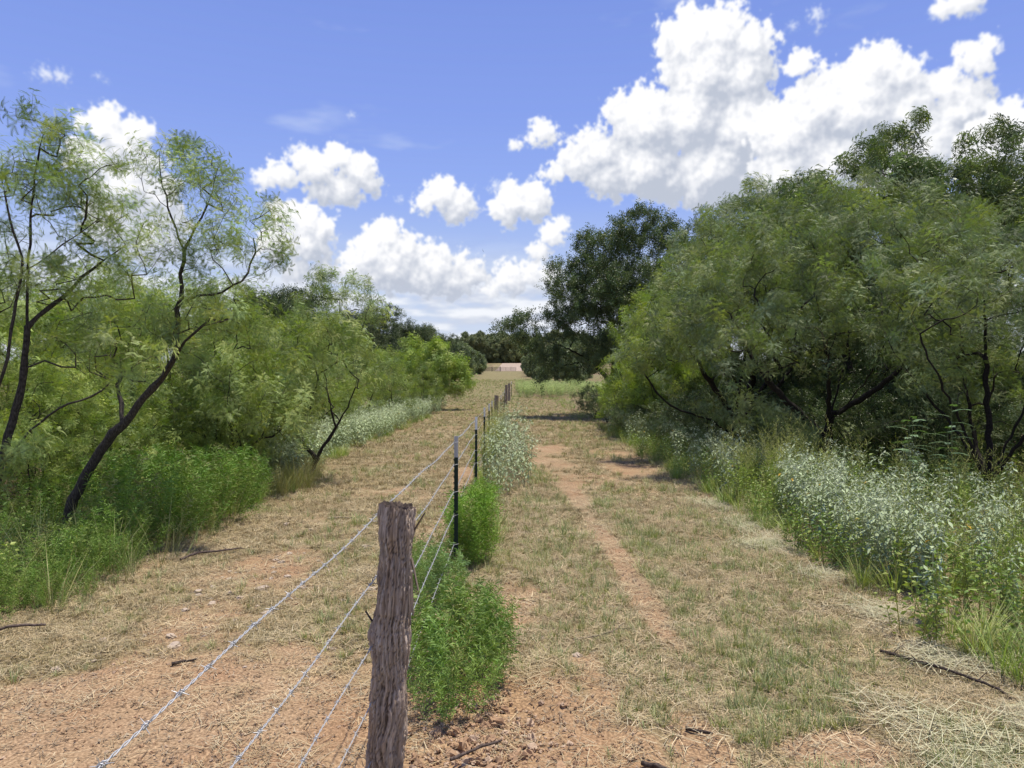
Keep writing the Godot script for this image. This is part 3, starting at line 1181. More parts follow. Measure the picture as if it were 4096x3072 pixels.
func steel_post(tall: float, white: float, tip_color: Color) -> Node3D:
	var o := Node3D.new()
	var green := Color(0.012, 0.03, 0.022)
	var body := Geo.new()
	# T section: the flange faces the wires (-x), the web points away from them.
	body.box(Vector3(-0.014, (tall - white) * 0.5 - 0.05, 0), Vector3(0.006, tall - white + 0.1, 0.036), green)
	body.box(Vector3(0.0045, (tall - white) * 0.5 - 0.05, 0), Vector3(0.03, tall - white + 0.1, 0.006), green)
	var shaft := part("shaft", body.made(mats.green_paint), o)
	var tip := Geo.new()
	tip.box(Vector3(-0.014, tall - white * 0.5, 0), Vector3(0.006, white, 0.036), tip_color)
	tip.box(Vector3(0.0045, tall - white * 0.5, 0), Vector3(0.03, white, 0.006), tip_color)
	part("painted_tip", tip.made(mats.green_paint), o)
	var stud := Geo.new()
	stud.quad(Vector3(-0.017, -0.012, -0.012), Vector3(-0.026, 0.004, -0.009), Vector3(-0.026, 0.004, 0.009), Vector3(-0.017, -0.012, 0.012), green)
	stud.quad(Vector3(-0.017, 0.01, -0.012), Vector3(-0.017, 0.01, 0.012), Vector3(-0.026, 0.004, 0.009), Vector3(-0.026, 0.004, -0.009), green)
	stud.tri(Vector3(-0.017, -0.012, 0.012), Vector3(-0.026, 0.004, 0.009), Vector3(-0.017, 0.01, 0.012), green)
	stud.tri(Vector3(-0.017, -0.012, -0.012), Vector3(-0.017, 0.01, -0.012), Vector3(-0.026, 0.004, -0.009), green)
	var sm := stud.made(mats.green_paint)
	var y := 0.05
	while y < tall - 0.02:
		part("stud", sm, shaft).position = Vector3(0, y, 0)
		y += 0.054
	return o


func put(o: Node3D, called: String, at_: Vector3, label: String, category: String, group: String) -> Node3D:
	o.name = numbered(called)
	add_child(o)
	o.position = at_
	tag(o, label, category, group)
	return o


func wire_height(k: int, d: float) -> float:
	var near: float = [1.215, 0.955, 0.7, 0.47, 0.24][k]
	var far: float = [1.235, 1.017, 0.77, 0.56, 0.28][k]
	return lerpf(near, far, clampf((d - 3.1) / 4.0, 0, 1))


func wire_at(k: int, d: float) -> Vector3:
	var x := fence_x(d)
	x += lerpf(-0.068, -0.02, clampf((d - 3.1) / 4.0, 0, 1)) + lerpf(0.0, -0.012 - 0.01 * k, clampf((3.1 - d) / 1.5, 0, 1))
	var y := rise(d) + wire_height(k, d) + 0.006 * sin(d * 1.9 + k) + 0.004 * sin(d * 4.3 + 2.0 * k)
	return Vector3(x, y, -d)


func make_fence() -> void:
	var p := timber(1.245, 0.0625, Vector3(-0.075, 0, 0.0), true)
	put(p, "timber_post", at(-0.47, 3.1), "gnarled grey cedar fence post with torn splinters, beside the dug clods", "post", "fence posts")
	for k in 5:
		var st := Geo.new()
		var e := wire_at(k, 3.1) - p.position
		st.tube(PackedVector3Array([e + Vector3(0.03, -0.012, 0.005), e + Vector3(-0.004, -0.012, 0.004), e + Vector3(-0.006, 0.0, 0.0), e + Vector3(-0.004, 0.012, -0.004), e + Vector3(0.03, 0.012, -0.005)]), PackedFloat32Array([0.002, 0.002, 0.002, 0.002, 0.002]), 5, Color(0.5, 0.45, 0.42))
		part("staple", st.made(mats.bare_wire), p)
	var far := timber(1.42, 0.082, Vector3(-0.03, 0, 0.0), false)
	put(far, "timber_post", at(fence_x(32.0), 32.0), "stout weathered wooden fence post standing in tall weeds mid fence", "post", "fence posts")
	copy_of(far, at(fence_x(53.0), 53.0), 1.0, 1.0, "wooden fence post among the far steel posts before the rise", "fence posts")
	copy_of(far, at(fence_x(58.0), 58.0), 2.0, 0.95, "last wooden fence post at the top of the fence line", "fence posts")
	var steel := steel_post(1.3, 0.2, Color(0.42, 0.42, 0.42))
	put(steel, "steel_post", at(fence_x(7.1), 7.1), "dark green steel fence post with scuffed silver tip in feathery weed", "post", "fence posts")
	var white := steel_post(1.3, 0.2, Color(0.72, 0.73, 0.74))
	put(white, "steel_post", at(fence_x(11.9), 11.9), "dark green steel fence post with white tip beside silvery weeds", "post", "fence posts")
	for d in [16.7, 21.5, 26.3]:
		copy_of(white, at(fence_x(d), d), r(-0.1, 0.1), 1.0, "white tipped steel fence post half hidden in tall weeds along the fence", "fence posts")
	for d in [37.0, 42.0, 47.0, 63.0]:
		copy_of(white, at(fence_x(d), d), r(-0.1, 0.1), 1.0, "small far steel fence post beyond the stout wooden post", "fence posts")
	var barb := Geo.new()
	var coil := PackedVector3Array()
	var fat := PackedFloat32Array()
	for k in 17:
		var a := TAU * k / 8.0
		coil.append(Vector3(cos(a) * 0.0042, sin(a) * 0.0042, (k - 8) * 0.0011))
		fat.append(0.0012)
	barb.tube(coil, fat, 4, Color.WHITE)
	for q in [[0.012, 0.008, -0.008], [-0.012, -0.007, 0.008], [0.006, -0.014, 0.005], [-0.007, 0.013, -0.004]]:
		var e := Vector3(q[0], q[1], q[2])
		barb.tube(PackedVector3Array([e.normalized() * 0.003 + Vector3(0, 0, q[2] * 0.5), e * 1.0]), PackedFloat32Array([0.0012, 0.0005]), 4, Color.WHITE)
	var barb_mesh := barb.made(mats.bare_wire)
	var order := ["top", "second", "third", "fourth", "lowest"]
	for k in 5:
		var o := thing("barbed_wire", Vector3.ZERO, "%s strand of galvanised barbed wire along the fence" % order[k], "wire", "barbed wires of the fence")
		var start := -1.5
		for s in 2:
			var g := Geo.new()
			var pts := PackedVector3Array()
			var rad := PackedFloat32Array()
			var d := start
			while d < 66.0:
				var turn := d * TAU / 0.06 + PI * s
				var swing := 0.0017 if d < 9.0 else 0.0005
				pts.append(wire_at(k, d) + Vector3(cos(turn), sin(turn), 0) * swing)
				rad.append(0.0014 if d < 9.0 else 0.0016)
				d += 0.0075 if d < 4.0 else 0.012 if d < 9.0 else 0.4
			g.tube(pts, rad, 4, Color.WHITE)
			part("strand", g.made(mats.bare_wire), o)
		var b := 0.7 + 0.03 * k
		while b < 12.0:
			var m := part("barb", barb_mesh, o)
			m.position = wire_at(k, b)
			m.rotation = Vector3(0, 0, r(0, TAU))
			b += 0.125 + r(-0.008, 0.008)
		for d in [7.1, 11.9, 16.7]:
			var clip := Geo.new()
			var y: float = wire_at(k, d).y
			var x: float = fence_x(d)
			clip.tube(PackedVector3Array([Vector3(x - 0.024, y - 0.004, -d + 0.02), Vector3(x + 0.0, y + 0.004, -d + 0.022), Vector3(x + 0.022, y + 0.006, -d + 0.006), Vector3(x + 0.022, y + 0.006, -d - 0.006), Vector3(x - 0.024, y + 0.003, -d - 0.02)]), PackedFloat32Array([0.0017, 0.0017, 0.0017, 0.0017, 0.0017]), 4, Color.WHITE)
			part("wire_clip", clip.made(mats.bare_wire), o)


func make_gate() -> void:
	var d := 230.0
	var y := rise(d)
	var dark := Color(0.05, 0.045, 0.04)
	var o := thing("field_gate", Vector3(-3.4, y, -d), "dark tubular metal field gate in front of the pale lot", "gate")
	for k in 6:
		var g := Geo.new()
		var h := 0.25 + 0.21 * k
		g.tube(PackedVector3Array([Vector3(0, h, 0), Vector3(4.6, h, 0)]), PackedFloat32Array([0.03, 0.03]), 6, dark)
		part("rail", g.made(mats.green_paint), o)
	for k in 4:
		var g := Geo.new()
		g.tube(PackedVector3Array([Vector3(4.6 * k / 3.0, 0.2, 0), Vector3(4.6 * k / 3.0, 1.32, 0)]), PackedFloat32Array([0.04, 0.04]), 6, dark)
		part("upright", g.made(mats.green_paint), o)
	var f := thing("pipe_fence", Vector3(-3.6, y, -d), "dark pipe fence panel joined to the far gate", "fence")
	for k in 6:
		var g := Geo.new()
		g.tube(PackedVector3Array([Vector3(0, 0.2 + 0.22 * k, 0), Vector3(-5.0, 0.2 + 0.22 * k, 0)]), PackedFloat32Array([0.05, 0.05]), 6, dark)
		part("rail", g.made(mats.green_paint), f)
	for k in 3:
		var g := Geo.new()
		g.tube(PackedVector3Array([Vector3(-2.5 * k, -0.2, 0), Vector3(-2.5 * k, 1.5, 0)]), PackedFloat32Array([0.1, 0.1]), 8, dark, true)
		part("upright", g.made(mats.green_paint), f)


# ------------------------------------------------------------------ stones, sticks, bird

func stone_mesh(seed_: int, rough: float, flat: float, col: Color) -> ArrayMesh:
	var g := Geo.new(false)
	var f := FastNoiseLite.new()
	f.seed = seed_
	f.frequency = 0.9
	var rows := 7
	var sides := 10
	var p := []
	for j in rows + 1:
		var t := PI * j / rows
		for k in sides:
			var a := TAU * k / sides
			var n := Vector3(sin(t) * cos(a), cos(t), sin(t) * sin(a))
			var q := n * (1.0 + f.get_noise_3dv(n * 1.6) * rough + f.get_noise_3dv(n * 4.5 + Vector3(9, 0, 0)) * rough * 0.4)
			q.y *= flat
			p.append(q)
	for j in rows:
		for k in sides:
			var a: Vector3 = p[j * sides + k]
			var b: Vector3 = p[j * sides + (k + 1) % sides]
			var c: Vector3 = p[(j + 1) * sides + (k + 1) % sides]
			var d: Vector3 = p[(j + 1) * sides + k]
			var s := 0.92 + 0.16 * f.get_noise_3dv(a * 6.0)
			if j > 0:
				g.tri(a, d, b, col * s)
			if j < rows - 1:
				g.tri(b, d, c, col * s)
	return g.made(mats.stone)


func make_stones() -> void:
	var pale := []
	for k in 4:
		pale.append(stone_mesh(40 + k, 0.75, 0.5, Color(0.62, 0.52, 0.42)))
	for k in 70:
		var x := r(-3.1, -1.1)
		var d := r(4.6, 10.5)
		if k < 34:
			x = -2.25 + r(-0.45, 0.55)
			d = r(5.2, 8.2)
		if k > 62:
			x = r(0.2, 1.8)
			d = r(3.2, 6.0)
		var s := r(0.012, 0.032) if k % 6 else r(0.03, 0.05)
		var o := part("pale_stone", pale[k % 4], self)
		o.position = at(x, d, s * 0.15)
		o.rotation = Vector3(r(-0.2, 0.2), r(0, TAU), r(-0.2, 0.2))
		o.scale = Vector3(s * r(0.9, 1.6), s, s)
		tag(o, ("small pale stone lying in the mown track" if k % 6 else "larger flat pale stone lying in the mown track") if k <= 62 else "small stone in the track with the bare rut", "stone", "stones of the left track" if k <= 62 else "stones near the bare rut")
	var clods := []
	for k in 4:
		clods.append(stone_mesh(60 + k, 0.9, 0.8, Color(0.55, 0.37, 0.23) if k != 2 else Color(0.66, 0.5, 0.36)))
	var where := [[], [], [], []]
	var tints := [PackedColorArray(), PackedColorArray(), PackedColorArray(), PackedColorArray()]
	for k in 1500:
		var x := -0.14 + r(-1, 1) * r(0.1, 0.52)
		var d := 3.62 + r(-1, 1) * r(0.1, 0.85)
		if k < 110:
			var s := r(0.012, 0.03)
			var o := part("soil_clod", clods[k % 4], self)
			o.position = at(x, d, s * 0.3)
			o.rotation = Vector3(r(0, 6), r(0, 6), r(0, 6))
			o.scale = Vector3(s * r(0.8, 1.5), s, s * r(0.8, 1.3))
			tag(o, "lump of dug reddish soil heaped beside the cedar post" if k % 4 != 2 else "paler chalky lump among the dug soil beside the cedar post", "clod", "clods of dug soil by the cedar post")
		else:
			var q := k % 4
			var s := r(0.003, 0.012)
			where[q].append(Transform3D(Basis(Vector3.UP, r(0, TAU)) * s, at(x * 1.05, d, s * 0.3)))
			var t := r(0.8, 1.15)
			tints[q].append(Color(t, t, t))
	var flake := Geo.new(false)
	for k in 5:
		var out := Vector3(r(-1, 1), r(0, 0.25), r(-1, 1)).normalized()
		flake.leaf(Vector3(r(-0.05, 0.05), 0.003, r(-0.05, 0.05)), out, out.cross(Vector3.UP).normalized(), r(0.012, 0.03), r(0.005, 0.01), Color(1, 1, 1) * r(0.7, 1.2))
	for k in 3:
		var out := Vector3(r(-1, 1), 0.02, r(-1, 1)).normalized()
		flake.blade(Vector3(r(-0.04, 0.04), 0.004, r(-0.04, 0.04)), out, out.cross(Vector3.UP).normalized(), r(0.03, 0.08), 0.0028, Vector3.ZERO, Color(1, 1, 1) * r(0.7, 1.2))
	var flakes := []
	var browns := PackedColorArray()
	for k in 7000:
		var d := 2.4 + 12.0 * pow(rng.randf(), 1.5)
		var x := r(left_edge(d), right_edge(d))
		flakes.append(lie(x, d, r(0.6, 1.5), 0.2, 0.002))
		var t := rng.randf()
		browns.append(Color(0.2, 0.14, 0.09).lerp(Color(0.5, 0.42, 0.3), t * t))
	tag(scatter("leaf_litter", flake.made(mats.straw), flakes, browns, self), "scraps of dead leaf and twig strewn over the tracks", "litter", "", "stuff")
	for k in 4500:
		var x := r(-3.2, 2.6)
		var d := r(2.5, 8.0)
		if bare(x, d) < 0.25:
			continue
		var q := k % 4
		var s := r(0.003, 0.011)
		where[q].append(Transform3D(Basis(Vector3.UP, r(0, TAU)) * s, at(x, d, s * 0.2)))
		var t := r(0.75, 1.15)
		tints[q].append(Color(t, t, t))
	for q in 4:
		var o := scatter("soil_crumbs", clods[q], where[q], tints[q], self)
		tag(o, "loose soil crumbs on the bare reddish ground", "soil", "loose crumbs of soil", "stuff")


func stick(points: Array, fat: float, col: Color, label: String, twigs := 0) -> void:
	var base: Vector3 = points[0]
	var o := thing("fallen_stick", base, label, "stick", "")
	var g := Geo.new()
	var local := []
	for p in points:
		local.append(p - base)
	var line_ := smooth_line(local, 0.04, fat * 0.35)
	var rad := PackedFloat32Array()
	for k in line_.size():
		rad.append(fat * lerpf(1.0, 0.55, float(k) / line_.size()) * r(0.85, 1.15))
	g.tube(line_, rad, 7, col, true)
	part("shaft", g.made(mats.bark), o)
	for k in twigs:
		var t := Geo.new()
		var q := line_[rng.randi_range(1, line_.size() - 2)]
		var e := q + Vector3(r(-0.12, 0.12), r(0.0, 0.05), r(-0.12, 0.12))
		t.tube(PackedVector3Array([q, q.lerp(e, 0.5) + ball() * 0.01, e]), PackedFloat32Array([fat * 0.4, fat * 0.3, fat * 0.15]), 5, col)
		part("twig", t.made(mats.bark), o)


func make_sticks() -> void:
	var dark := Color(0.13, 0.1, 0.085)
	var pale := Color(0.5, 0.42, 0.3)
	stick([at(2.42, 4.95, 0.03), at(2.55, 4.75, 0.045), at(2.68, 4.55, 0.04), at(2.78, 4.32, 0.03), at(2.8, 4.2, 0.02)], 0.011, dark, "long dark fallen branch lying in straw below the weed bank", 3)
	stick([at(-2.13, 4.72, 0.015), at(-2.07, 4.74, 0.02), at(-2.0, 4.78, 0.016)], 0.011, dark, "short dark charred stick on the bare left track")
	stick([at(0.42, 5.2, 0.02), at(0.6, 5.27, 0.03), at(0.72, 5.35, 0.03), at(0.82, 5.52, 0.03)], 0.006, pale, "bent pale bleached twig lying between fence weed and rut", 2)
	stick([at(0.6, 3.48, 0.02), at(0.68, 3.4, 0.025), at(0.76, 3.36, 0.02)], 0.014, dark * 1.3, "thick brown broken stick in bare soil right of the clods")
	stick([at(0.88, 3.82, 0.015), at(0.94, 3.78, 0.02), at(1.0, 3.76, 0.018)], 0.011, dark, "small dark stick beside a bare soil patch and green tuft")
	stick([at(-2.45, 10.0, 0.02), at(-2.3, 10.05, 0.03), at(-2.15, 10.08, 0.02)], 0.014, pale * 1.4, "bleached white stick across the mown left track")
	stick([at(-3.3, 7.5, 0.03), at(-3.2, 7.7, 0.06), at(-3.02, 7.85, 0.05), at(-2.9, 8.1, 0.03)], 0.014, dark * 1.8, "crooked brown branch at the foot of the green weeds", 4)
	stick([at(-3.75, 5.2, 0.03), at(-3.5, 5.3, 0.07), at(-3.35, 5.42, 0.05)], 0.014, dark * 1.8, "forked grey branch poking out of the left weeds", 3)
	stick([at(-0.28, 3.42, 0.05), at(-0.15, 3.5, 0.06), at(-0.05, 3.58, 0.06)], 0.009, dark * 1.6, "brown stick lying across the dug soil clods")
	stick([at(-0.02, 5.1, 0.02), at(0.03, 4.95, 0.03), at(0.1, 4.8, 0.02)], 0.006, pale * 0.8, "grey dry stem on soil right of the feathery weed")


func make_bird() -> void:
	var o := thing("soaring_bird", Vector3(-17.0, 82.0, -440.0), "tiny dark bird soaring with spread wings below the clouds", "bird")
	o.rotation = Vector3(0.2, 0.5, -0.95)
	var dark := Color(0.03, 0.03, 0.035)
	var body := Geo.new()
	body.tube(PackedVector3Array([Vector3(0, 0, -0.38), Vector3(0, 0.02, -0.28), Vector3(0, 0, -0.05), Vector3(0, 0, 0.2), Vector3(0, 0, 0.35)]), PackedFloat32Array([0.01, 0.06, 0.11, 0.08, 0.02]), 8, dark)
	part("body", body.made(mats.green_paint), o)
	for s in [-1.0, 1.0]:
		var g := Geo.new(false)
		var a := Vector3(s * 0.06, 0.03, -0.15)
		var b := Vector3(s * 0.55, 0.13, -0.22)
		var c := Vector3(s * 1.05, 0.2, -0.02)
		var d := Vector3(s * 0.5, 0.1, 0.2)
		var e := Vector3(s * 0.06, 0.03, 0.18)
		g.tri(a, b, d, dark)
		g.tri(a, d, e, dark)
		g.tri(b, c, d, dark)
		part("wing", g.made(mats.green_paint), o)
	var tail := Geo.new(false)
	tail.tri(Vector3(0, 0, 0.25), Vector3(0.13, 0, 0.62), Vector3(-0.13, 0, 0.62), dark)
	part("tail", tail.made(mats.green_paint), o)


# ------------------------------------------------------------------ planting

func shift(limb: Array, base: Vector3) -> Array:
	var out := []
	for p in limb:
		out.append(p - base)
	return out


func make_hero_trees(sprays: Array) -> void:
	var bark := Color(0.13, 0.112, 0.1)
	var tint := Color(0.31, 0.4, 0.14)
	# The leaning mesquite.
	var b := at(-5.18, 8.8)
	var limbs := [
		[b - Vector3(0, 0.1, 0), Vector3(-5.16, 0.28, -8.8), Vector3(-4.98, 0.72, -8.75), Vector3(-4.73, 1.06, -8.7), Vector3(-4.45, 1.36, -8.65), Vector3(-4.1, 1.74, -8.6), Vector3(-3.88, 2.03, -8.6), Vector3(-3.82, 2.53, -8.6), Vector3(-3.78, 3.01, -8.6), Vector3(-3.75, 3.33, -8.6)],
		[Vector3(-3.75, 3.33, -8.6), Vector3(-3.88, 3.67, -8.6), Vector3(-4.03, 4.04, -8.7), Vector3(-4.14, 4.39, -8.8), Vector3(-4.09, 4.61, -8.8)],
		[Vector3(-3.75, 3.33, -8.6), Vector3(-3.53, 3.62, -8.5), Vector3(-3.36, 3.91, -8.4), Vector3(-3.28, 4.22, -8.4)],
		[Vector3(-3.8, 2.74, -8.6), Vector3(-3.32, 2.83, -8.5), Vector3(-2.9, 2.98, -8.4), Vector3(-2.53, 3.14, -8.3)],
		[Vector3(-4.45, 1.36, -8.65), Vector3(-4.65, 1.69, -8.9), Vector3(-4.72, 2.08, -9.1), Vector3(-4.95, 2.54, -9.3)],
		[Vector3(-4.1, 1.74, -8.6), Vector3(-3.46, 2.35, -8.2), Vector3(-2.98, 2.48, -8.0)],
	]
	var blobs := []
	for q in [[-3.86, 4.2, -8.7, 0.45], [-3.95, 4.5, -8.7, 0.3], [-3.48, 4.0, -8.5, 0.42], [-3.2, 4.05, -8.5, 0.38], [-2.9, 3.55, -8.4, 0.42], [-2.66, 3.15, -8.4, 0.36], [-3.32, 3.4, -8.5, 0.5], [-3.8, 2.45, -8.6, 0.45], [-4.4, 2.4, -9.0, 0.55], [-3.19, 2.65, -8.3, 0.4], [-4.7, 2.0, -9.0, 0.5], [-3.5, 2.0, -8.2, 0.3]]:
		blobs.append([Vector3(q[0], q[1], q[2]) - b, Vector3.ONE * q[3] * Vector3(1, 0.85, 1)])
	var local := []
	for l in limbs:
		local.append(shift(l, b))
	make_tree("mesquite_tree", b, "slender mesquite with bowed leaning dark trunk rising from green weeds", "", {"limbs": local, "blobs": blobs, "tips": 330, "radius": 0.056, "bark": bark, "spray": sprays[0], "sprays": 1.75, "size": 0.68, "tint": tint, "crook": 0.025, "lift": 0.15})
	# The upright mesquite at the edge of the picture.
	b = at(-5.45, 7.6)
	limbs = [
		[b - Vector3(0, 0.1, 0), Vector3(-5.31, 0.43, -7.6), Vector3(-5.17, 0.95, -7.6), Vector3(-5.05, 1.37, -7.6), Vector3(-4.92, 1.93, -7.6), Vector3(-4.9, 2.68, -7.6), Vector3(-4.86, 3.42, -7.6), Vector3(-4.82, 3.89, -7.6), Vector3(-4.74, 4.31, -7.6)],
		[Vector3(-5.31, 0.43, -7.6), Vector3(-5.2, 1.46, -7.5), Vector3(-4.98, 1.97, -7.4), Vector3(-4.87, 2.61, -7.4), Vector3(-4.81, 3.02, -7.4), Vector3(-4.94, 3.38, -7.4), Vector3(-5.03, 3.83, -7.4)],
		[Vector3(-5.17, 0.95, -7.6), Vector3(-4.82, 1.3, -7.5), Vector3(-4.44, 1.56, -7.4), Vector3(-4.02, 1.7, -7.3), Vector3(-3.7, 1.92, -7.2), Vector3(-3.39, 2.05, -7.1)],
		[Vector3(-4.81, 2.88, -7.4), Vector3(-4.59, 3.1, -7.5), Vector3(-4.37, 3.33, -7.6), Vector3(-4.22, 3.49, -7.7)],
		[Vector3(-4.9, 2.4, -7.6), Vector3(-4.71, 2.59, -7.7), Vector3(-4.45, 2.96, -7.9), Vector3(-4.11, 3.27, -8.0)],
		[Vector3(-5.31, 0.6, -7.6), Vector3(-4.99, 0.98, -7.3), Vector3(-4.72, 1.12, -7.2), Vector3(-4.5, 1.2, -7.1)],
		[Vector3(-5.25, 1.0, -7.6), Vector3(-5.5, 1.9, -7.7), Vector3(-5.6, 2.8, -7.7), Vector3(-5.5, 3.7, -7.6)],
	]
	blobs = []
	for q in [[-4.84, 4.2, -7.6, 0.42], [-4.56, 4.1, -7.6, 0.42], [-4.34, 3.85, -7.7, 0.42], [-4.96, 3.63, -7.5, 0.5], [-4.61, 3.5, -7.6, 0.5], [-4.25, 3.45, -7.8, 0.4], [-4.02, 3.25, -8.0, 0.42], [-4.82, 2.95, -7.5, 0.45], [-4.4, 2.85, -7.8, 0.5], [-5.38, 3.6, -7.5, 0.55], [-3.75, 2.05, -7.2, 0.35], [-5.6, 2.8, -7.7, 0.6], [-4.5, 2.2, -7.7, 0.4]]:
		blobs.append([Vector3(q[0], q[1], q[2]) - b, Vector3.ONE * q[3] * Vector3(1, 0.85, 1)])
	local = []
	for l in limbs:
		local.append(shift(l, b))
	make_tree("mesquite_tree", b, "upright mesquite with several dark stems and a broken stub limb", "", {"limbs": local, "blobs": blobs, "tips": 390, "radius": 0.062, "bark": bark, "spray": sprays[1], "sprays": 1.85, "size": 0.7, "tint": tint, "crook": 0.012, "lift": 0.15})


func mesquite(base: Vector3, tall: float, spread: float, label: String, group: String, spray: Mesh, tint: Color, more := {}) -> Node3D:
	var lean := Vector3(r(-0.4, 0.4), 0, r(-0.4, 0.4)) * spread * 0.4
	var look := {"limbs": upright(tall, spread, 5, lean), "blobs": round_crown(tall, spread, tall * 0.28, 9), "tips": 250, "radius": 0.055, "bark": Color(0.075, 0.062, 0.055), "spray": spray, "sprays": 2.0, "size": 0.9, "tint": tint, "crook": 0.03}
	look.merge(more, true)
	return make_tree("mesquite_tree", base, label, group, look)


func make_left_trees(sprays: Array, oval: Mesh, far: Mesh) -> void:
	var mid := Color(0.27, 0.345, 0.115)
	var a := mesquite(at(-4.75, 13.0), 3.5, 1.5, "many-stemmed mesquite thicket with bare dark lower stems", "", sprays[0], mid)
	mesquite(at(-3.9, 14.5), 3.3, 1.3, "mesquite with one long curved stem leaning towards the track", "", sprays[1], mid, {"limbs": [[Vector3.ZERO, Vector3(0.15, 0.45, 0), Vector3(0.5, 1.0, -0.1), Vector3(0.85, 1.7, -0.1), Vector3(0.95, 2.6, 0)], [Vector3(0.1, 0.4, 0), Vector3(-0.3, 1.1, 0), Vector3(-0.5, 2.1, 0.2)], [Vector3(0.5, 1.0, 0), Vector3(0.4, 1.8, 0.3), Vector3(0.3, 2.6, 0.4)]]})
	var b := mesquite(at(-6.6, 12.5), 3.9, 1.8, "full mesquite behind the bowed leaning trunk", "", sprays[1], Color(0.29, 0.38, 0.11))
	var c := mesquite(at(-7.9, 10.5), 3.6, 1.8, "leafy mesquite behind the upright many-stemmed one", "", sprays[0], Color(0.31, 0.4, 0.11))
	var thicket := "mesquite of the dense left thicket behind the silvery weeds"
	var spots := [[-5.6, 17.5, 3.4], [-7.6, 16.5, 4.0], [-10.0, 15.0, 4.2], [-5.9, 21.0, 3.6], [-8.4, 21.0, 4.3], [-11.5, 20.0, 4.6], [-6.4, 25.5, 3.8], [-9.5, 26.5, 4.4], [-13.0, 25.0, 4.6], [-6.2, 30.0, 3.5], [-8.8, 33.0, 4.4], [-12.5, 33.0, 5.0], [-5.9, 36.0, 3.4], [-7.0, 41.0, 3.8], [-10.5, 43.0, 5.0], [-17.0, 30.0, 5.0], [-10.5, 11.0, 3.8], [-13.0, 14.0, 4.4], [-5.2, 44.0, 3.0], [-5.6, 53.0, 3.6], [-6.4, 10.6, 2.2], [-8.3, 13.6, 2.6], [-5.6, 15.4, 2.0]]
	for k in 26:
		var d := 9.8 + 0.55 * k + r(-0.3, 0.3)
		spots.append([left_edge(d) - r(0.9, 4.2), d, r(1.2, 2.3)])
	var protos := [a, b, c]
	for k in spots.size():
		var q: Array = spots[k]
		var p: Node3D = protos[k % 3]
		copy_of(p, at(q[0], q[1], -0.05), r(0, TAU), q[2] / 3.7 * r(0.95, 1.05), thicket if k < 23 else "low mesquite bush growing at the foot of the left thicket", "mesquites of the left thicket" if k < 23 else "low mesquite bushes of the left thicket")
	# A tall airy one sticking out above the thicket.
	mesquite(at(-6.6, 29.0), 6.6, 1.5, "tall airy mesquite with thin see-through top above the thicket", "", sprays[0], Color(0.34, 0.42, 0.19), {"tips": 120, "sprays": 2.2, "size": 1.3, "blobs": [[Vector3(-0.7, 5.6, 0), Vector3(0.7, 0.9, 0.7)], [Vector3(0.8, 5.3, 0), Vector3(0.8, 0.8, 0.7)], [Vector3(0, 4.2, 0), Vector3(0.9, 0.8, 0.8)], [Vector3(-1.3, 4.9, 0), Vector3(0.6, 0.5, 0.6)], [Vector3(1.4, 4.5, 0), Vector3(0.5, 0.5, 0.6)]]})
	# The two bright ones at the bend.
	var bright := Color(0.33, 0.43, 0.11)
	var e := mesquite(at(-4.75, 48.0), 4.3, 1.9, "bright yellow-green mesquite where the thicket ends beside the track", "", sprays[2], bright, {"sprays": 2.6, "size": 1.5, "tips": 330, "blobs": [[Vector3(-0.2, 3.7, 0), Vector3(0.8, 0.7, 0.9)], [Vector3(-1.3, 3.0, 0), Vector3(0.8, 0.6, 0.9)], [Vector3(1.0, 2.9, 0.2), Vector3(0.8, 0.6, 0.9)], [Vector3(0.1, 2.4, 0.6), Vector3(1.3, 0.8, 0.9)], [Vector3(1.7, 1.9, 0), Vector3(0.7, 0.6, 0.8)], [Vector3(-1.8, 1.8, 0.2), Vector3(0.8, 0.7, 0.8)], [Vector3(0.6, 1.3, 0.6), Vector3(1.4, 0.5, 0.7)], [Vector3(-0.8, 1.1, 0.5), Vector3(1.0, 0.5, 0.7)]]})
	copy_of(e, at(-6.6, 50.0), 2.0, 1.05, "bright yellow-green mesquite left of its twin at the thicket end", "")
	# Dark evergreen oaks behind.
	var dark := Color(0.1, 0.14, 0.06)
	var oak := make_tree("oak_tree", at(-13.6, 45.0), "round dark oak crown showing behind the tall airy mesquite", "", {"limbs": upright(7.6, 3.0, 5, Vector3.ZERO), "blobs": round_crown(7.6, 3.0, 3.0, 11), "tips": 380, "radius": 0.2, "bark": Color(0.06, 0.05, 0.045), "spray": oval, "sprays": 3.0, "size": 2.2, "spread": 0.25, "leafy": 0.02, "tint": dark})
	for q in [[-13.0, 68.0, 1.05], [-9.8, 72.0, 0.9], [-8.0, 84.0, 0.75], [-19.0, 60.0, 1.15], [-11.0, 95.0, 0.95]]:
		copy_of(oak, at(q[0], q[1]), r(0, TAU), q[2], "dark oak behind the bright mesquites along the left side", "dark oaks along the left side")
	var brush := Color(0.2, 0.25, 0.12)
	var shrub := make_tree("oak_shrub", at(-7.6, 100.0), "grey-green rounded brush crowding the far track from the left", "far brush beside the track", {"limbs": upright(5.0, 2.6, 6, Vector3.ZERO), "blobs": round_crown(5.0, 2.6, 0.9, 11), "tips": 240, "radius": 0.12, "bark": Color(0.07, 0.06, 0.05), "spray": far, "sprays": 2.0, "size": 0.9, "leafy": 0.02, "tint": brush, "category": "shrub"})
	for q in [[-9.5, 120.0, 1.15], [-8.3, 140.0, 1.0], [-8.6, 165.0, 1.1], [-12.0, 150.0, 1.4], [-9.0, 190.0, 1.0], [-11.5, 210.0, 1.2], [-14.0, 110.0, 1.4], [-7.0, 112.0, 0.7]]:
		copy_of(shrub, at(q[0], q[1]), r(0, TAU), q[2], "", "")
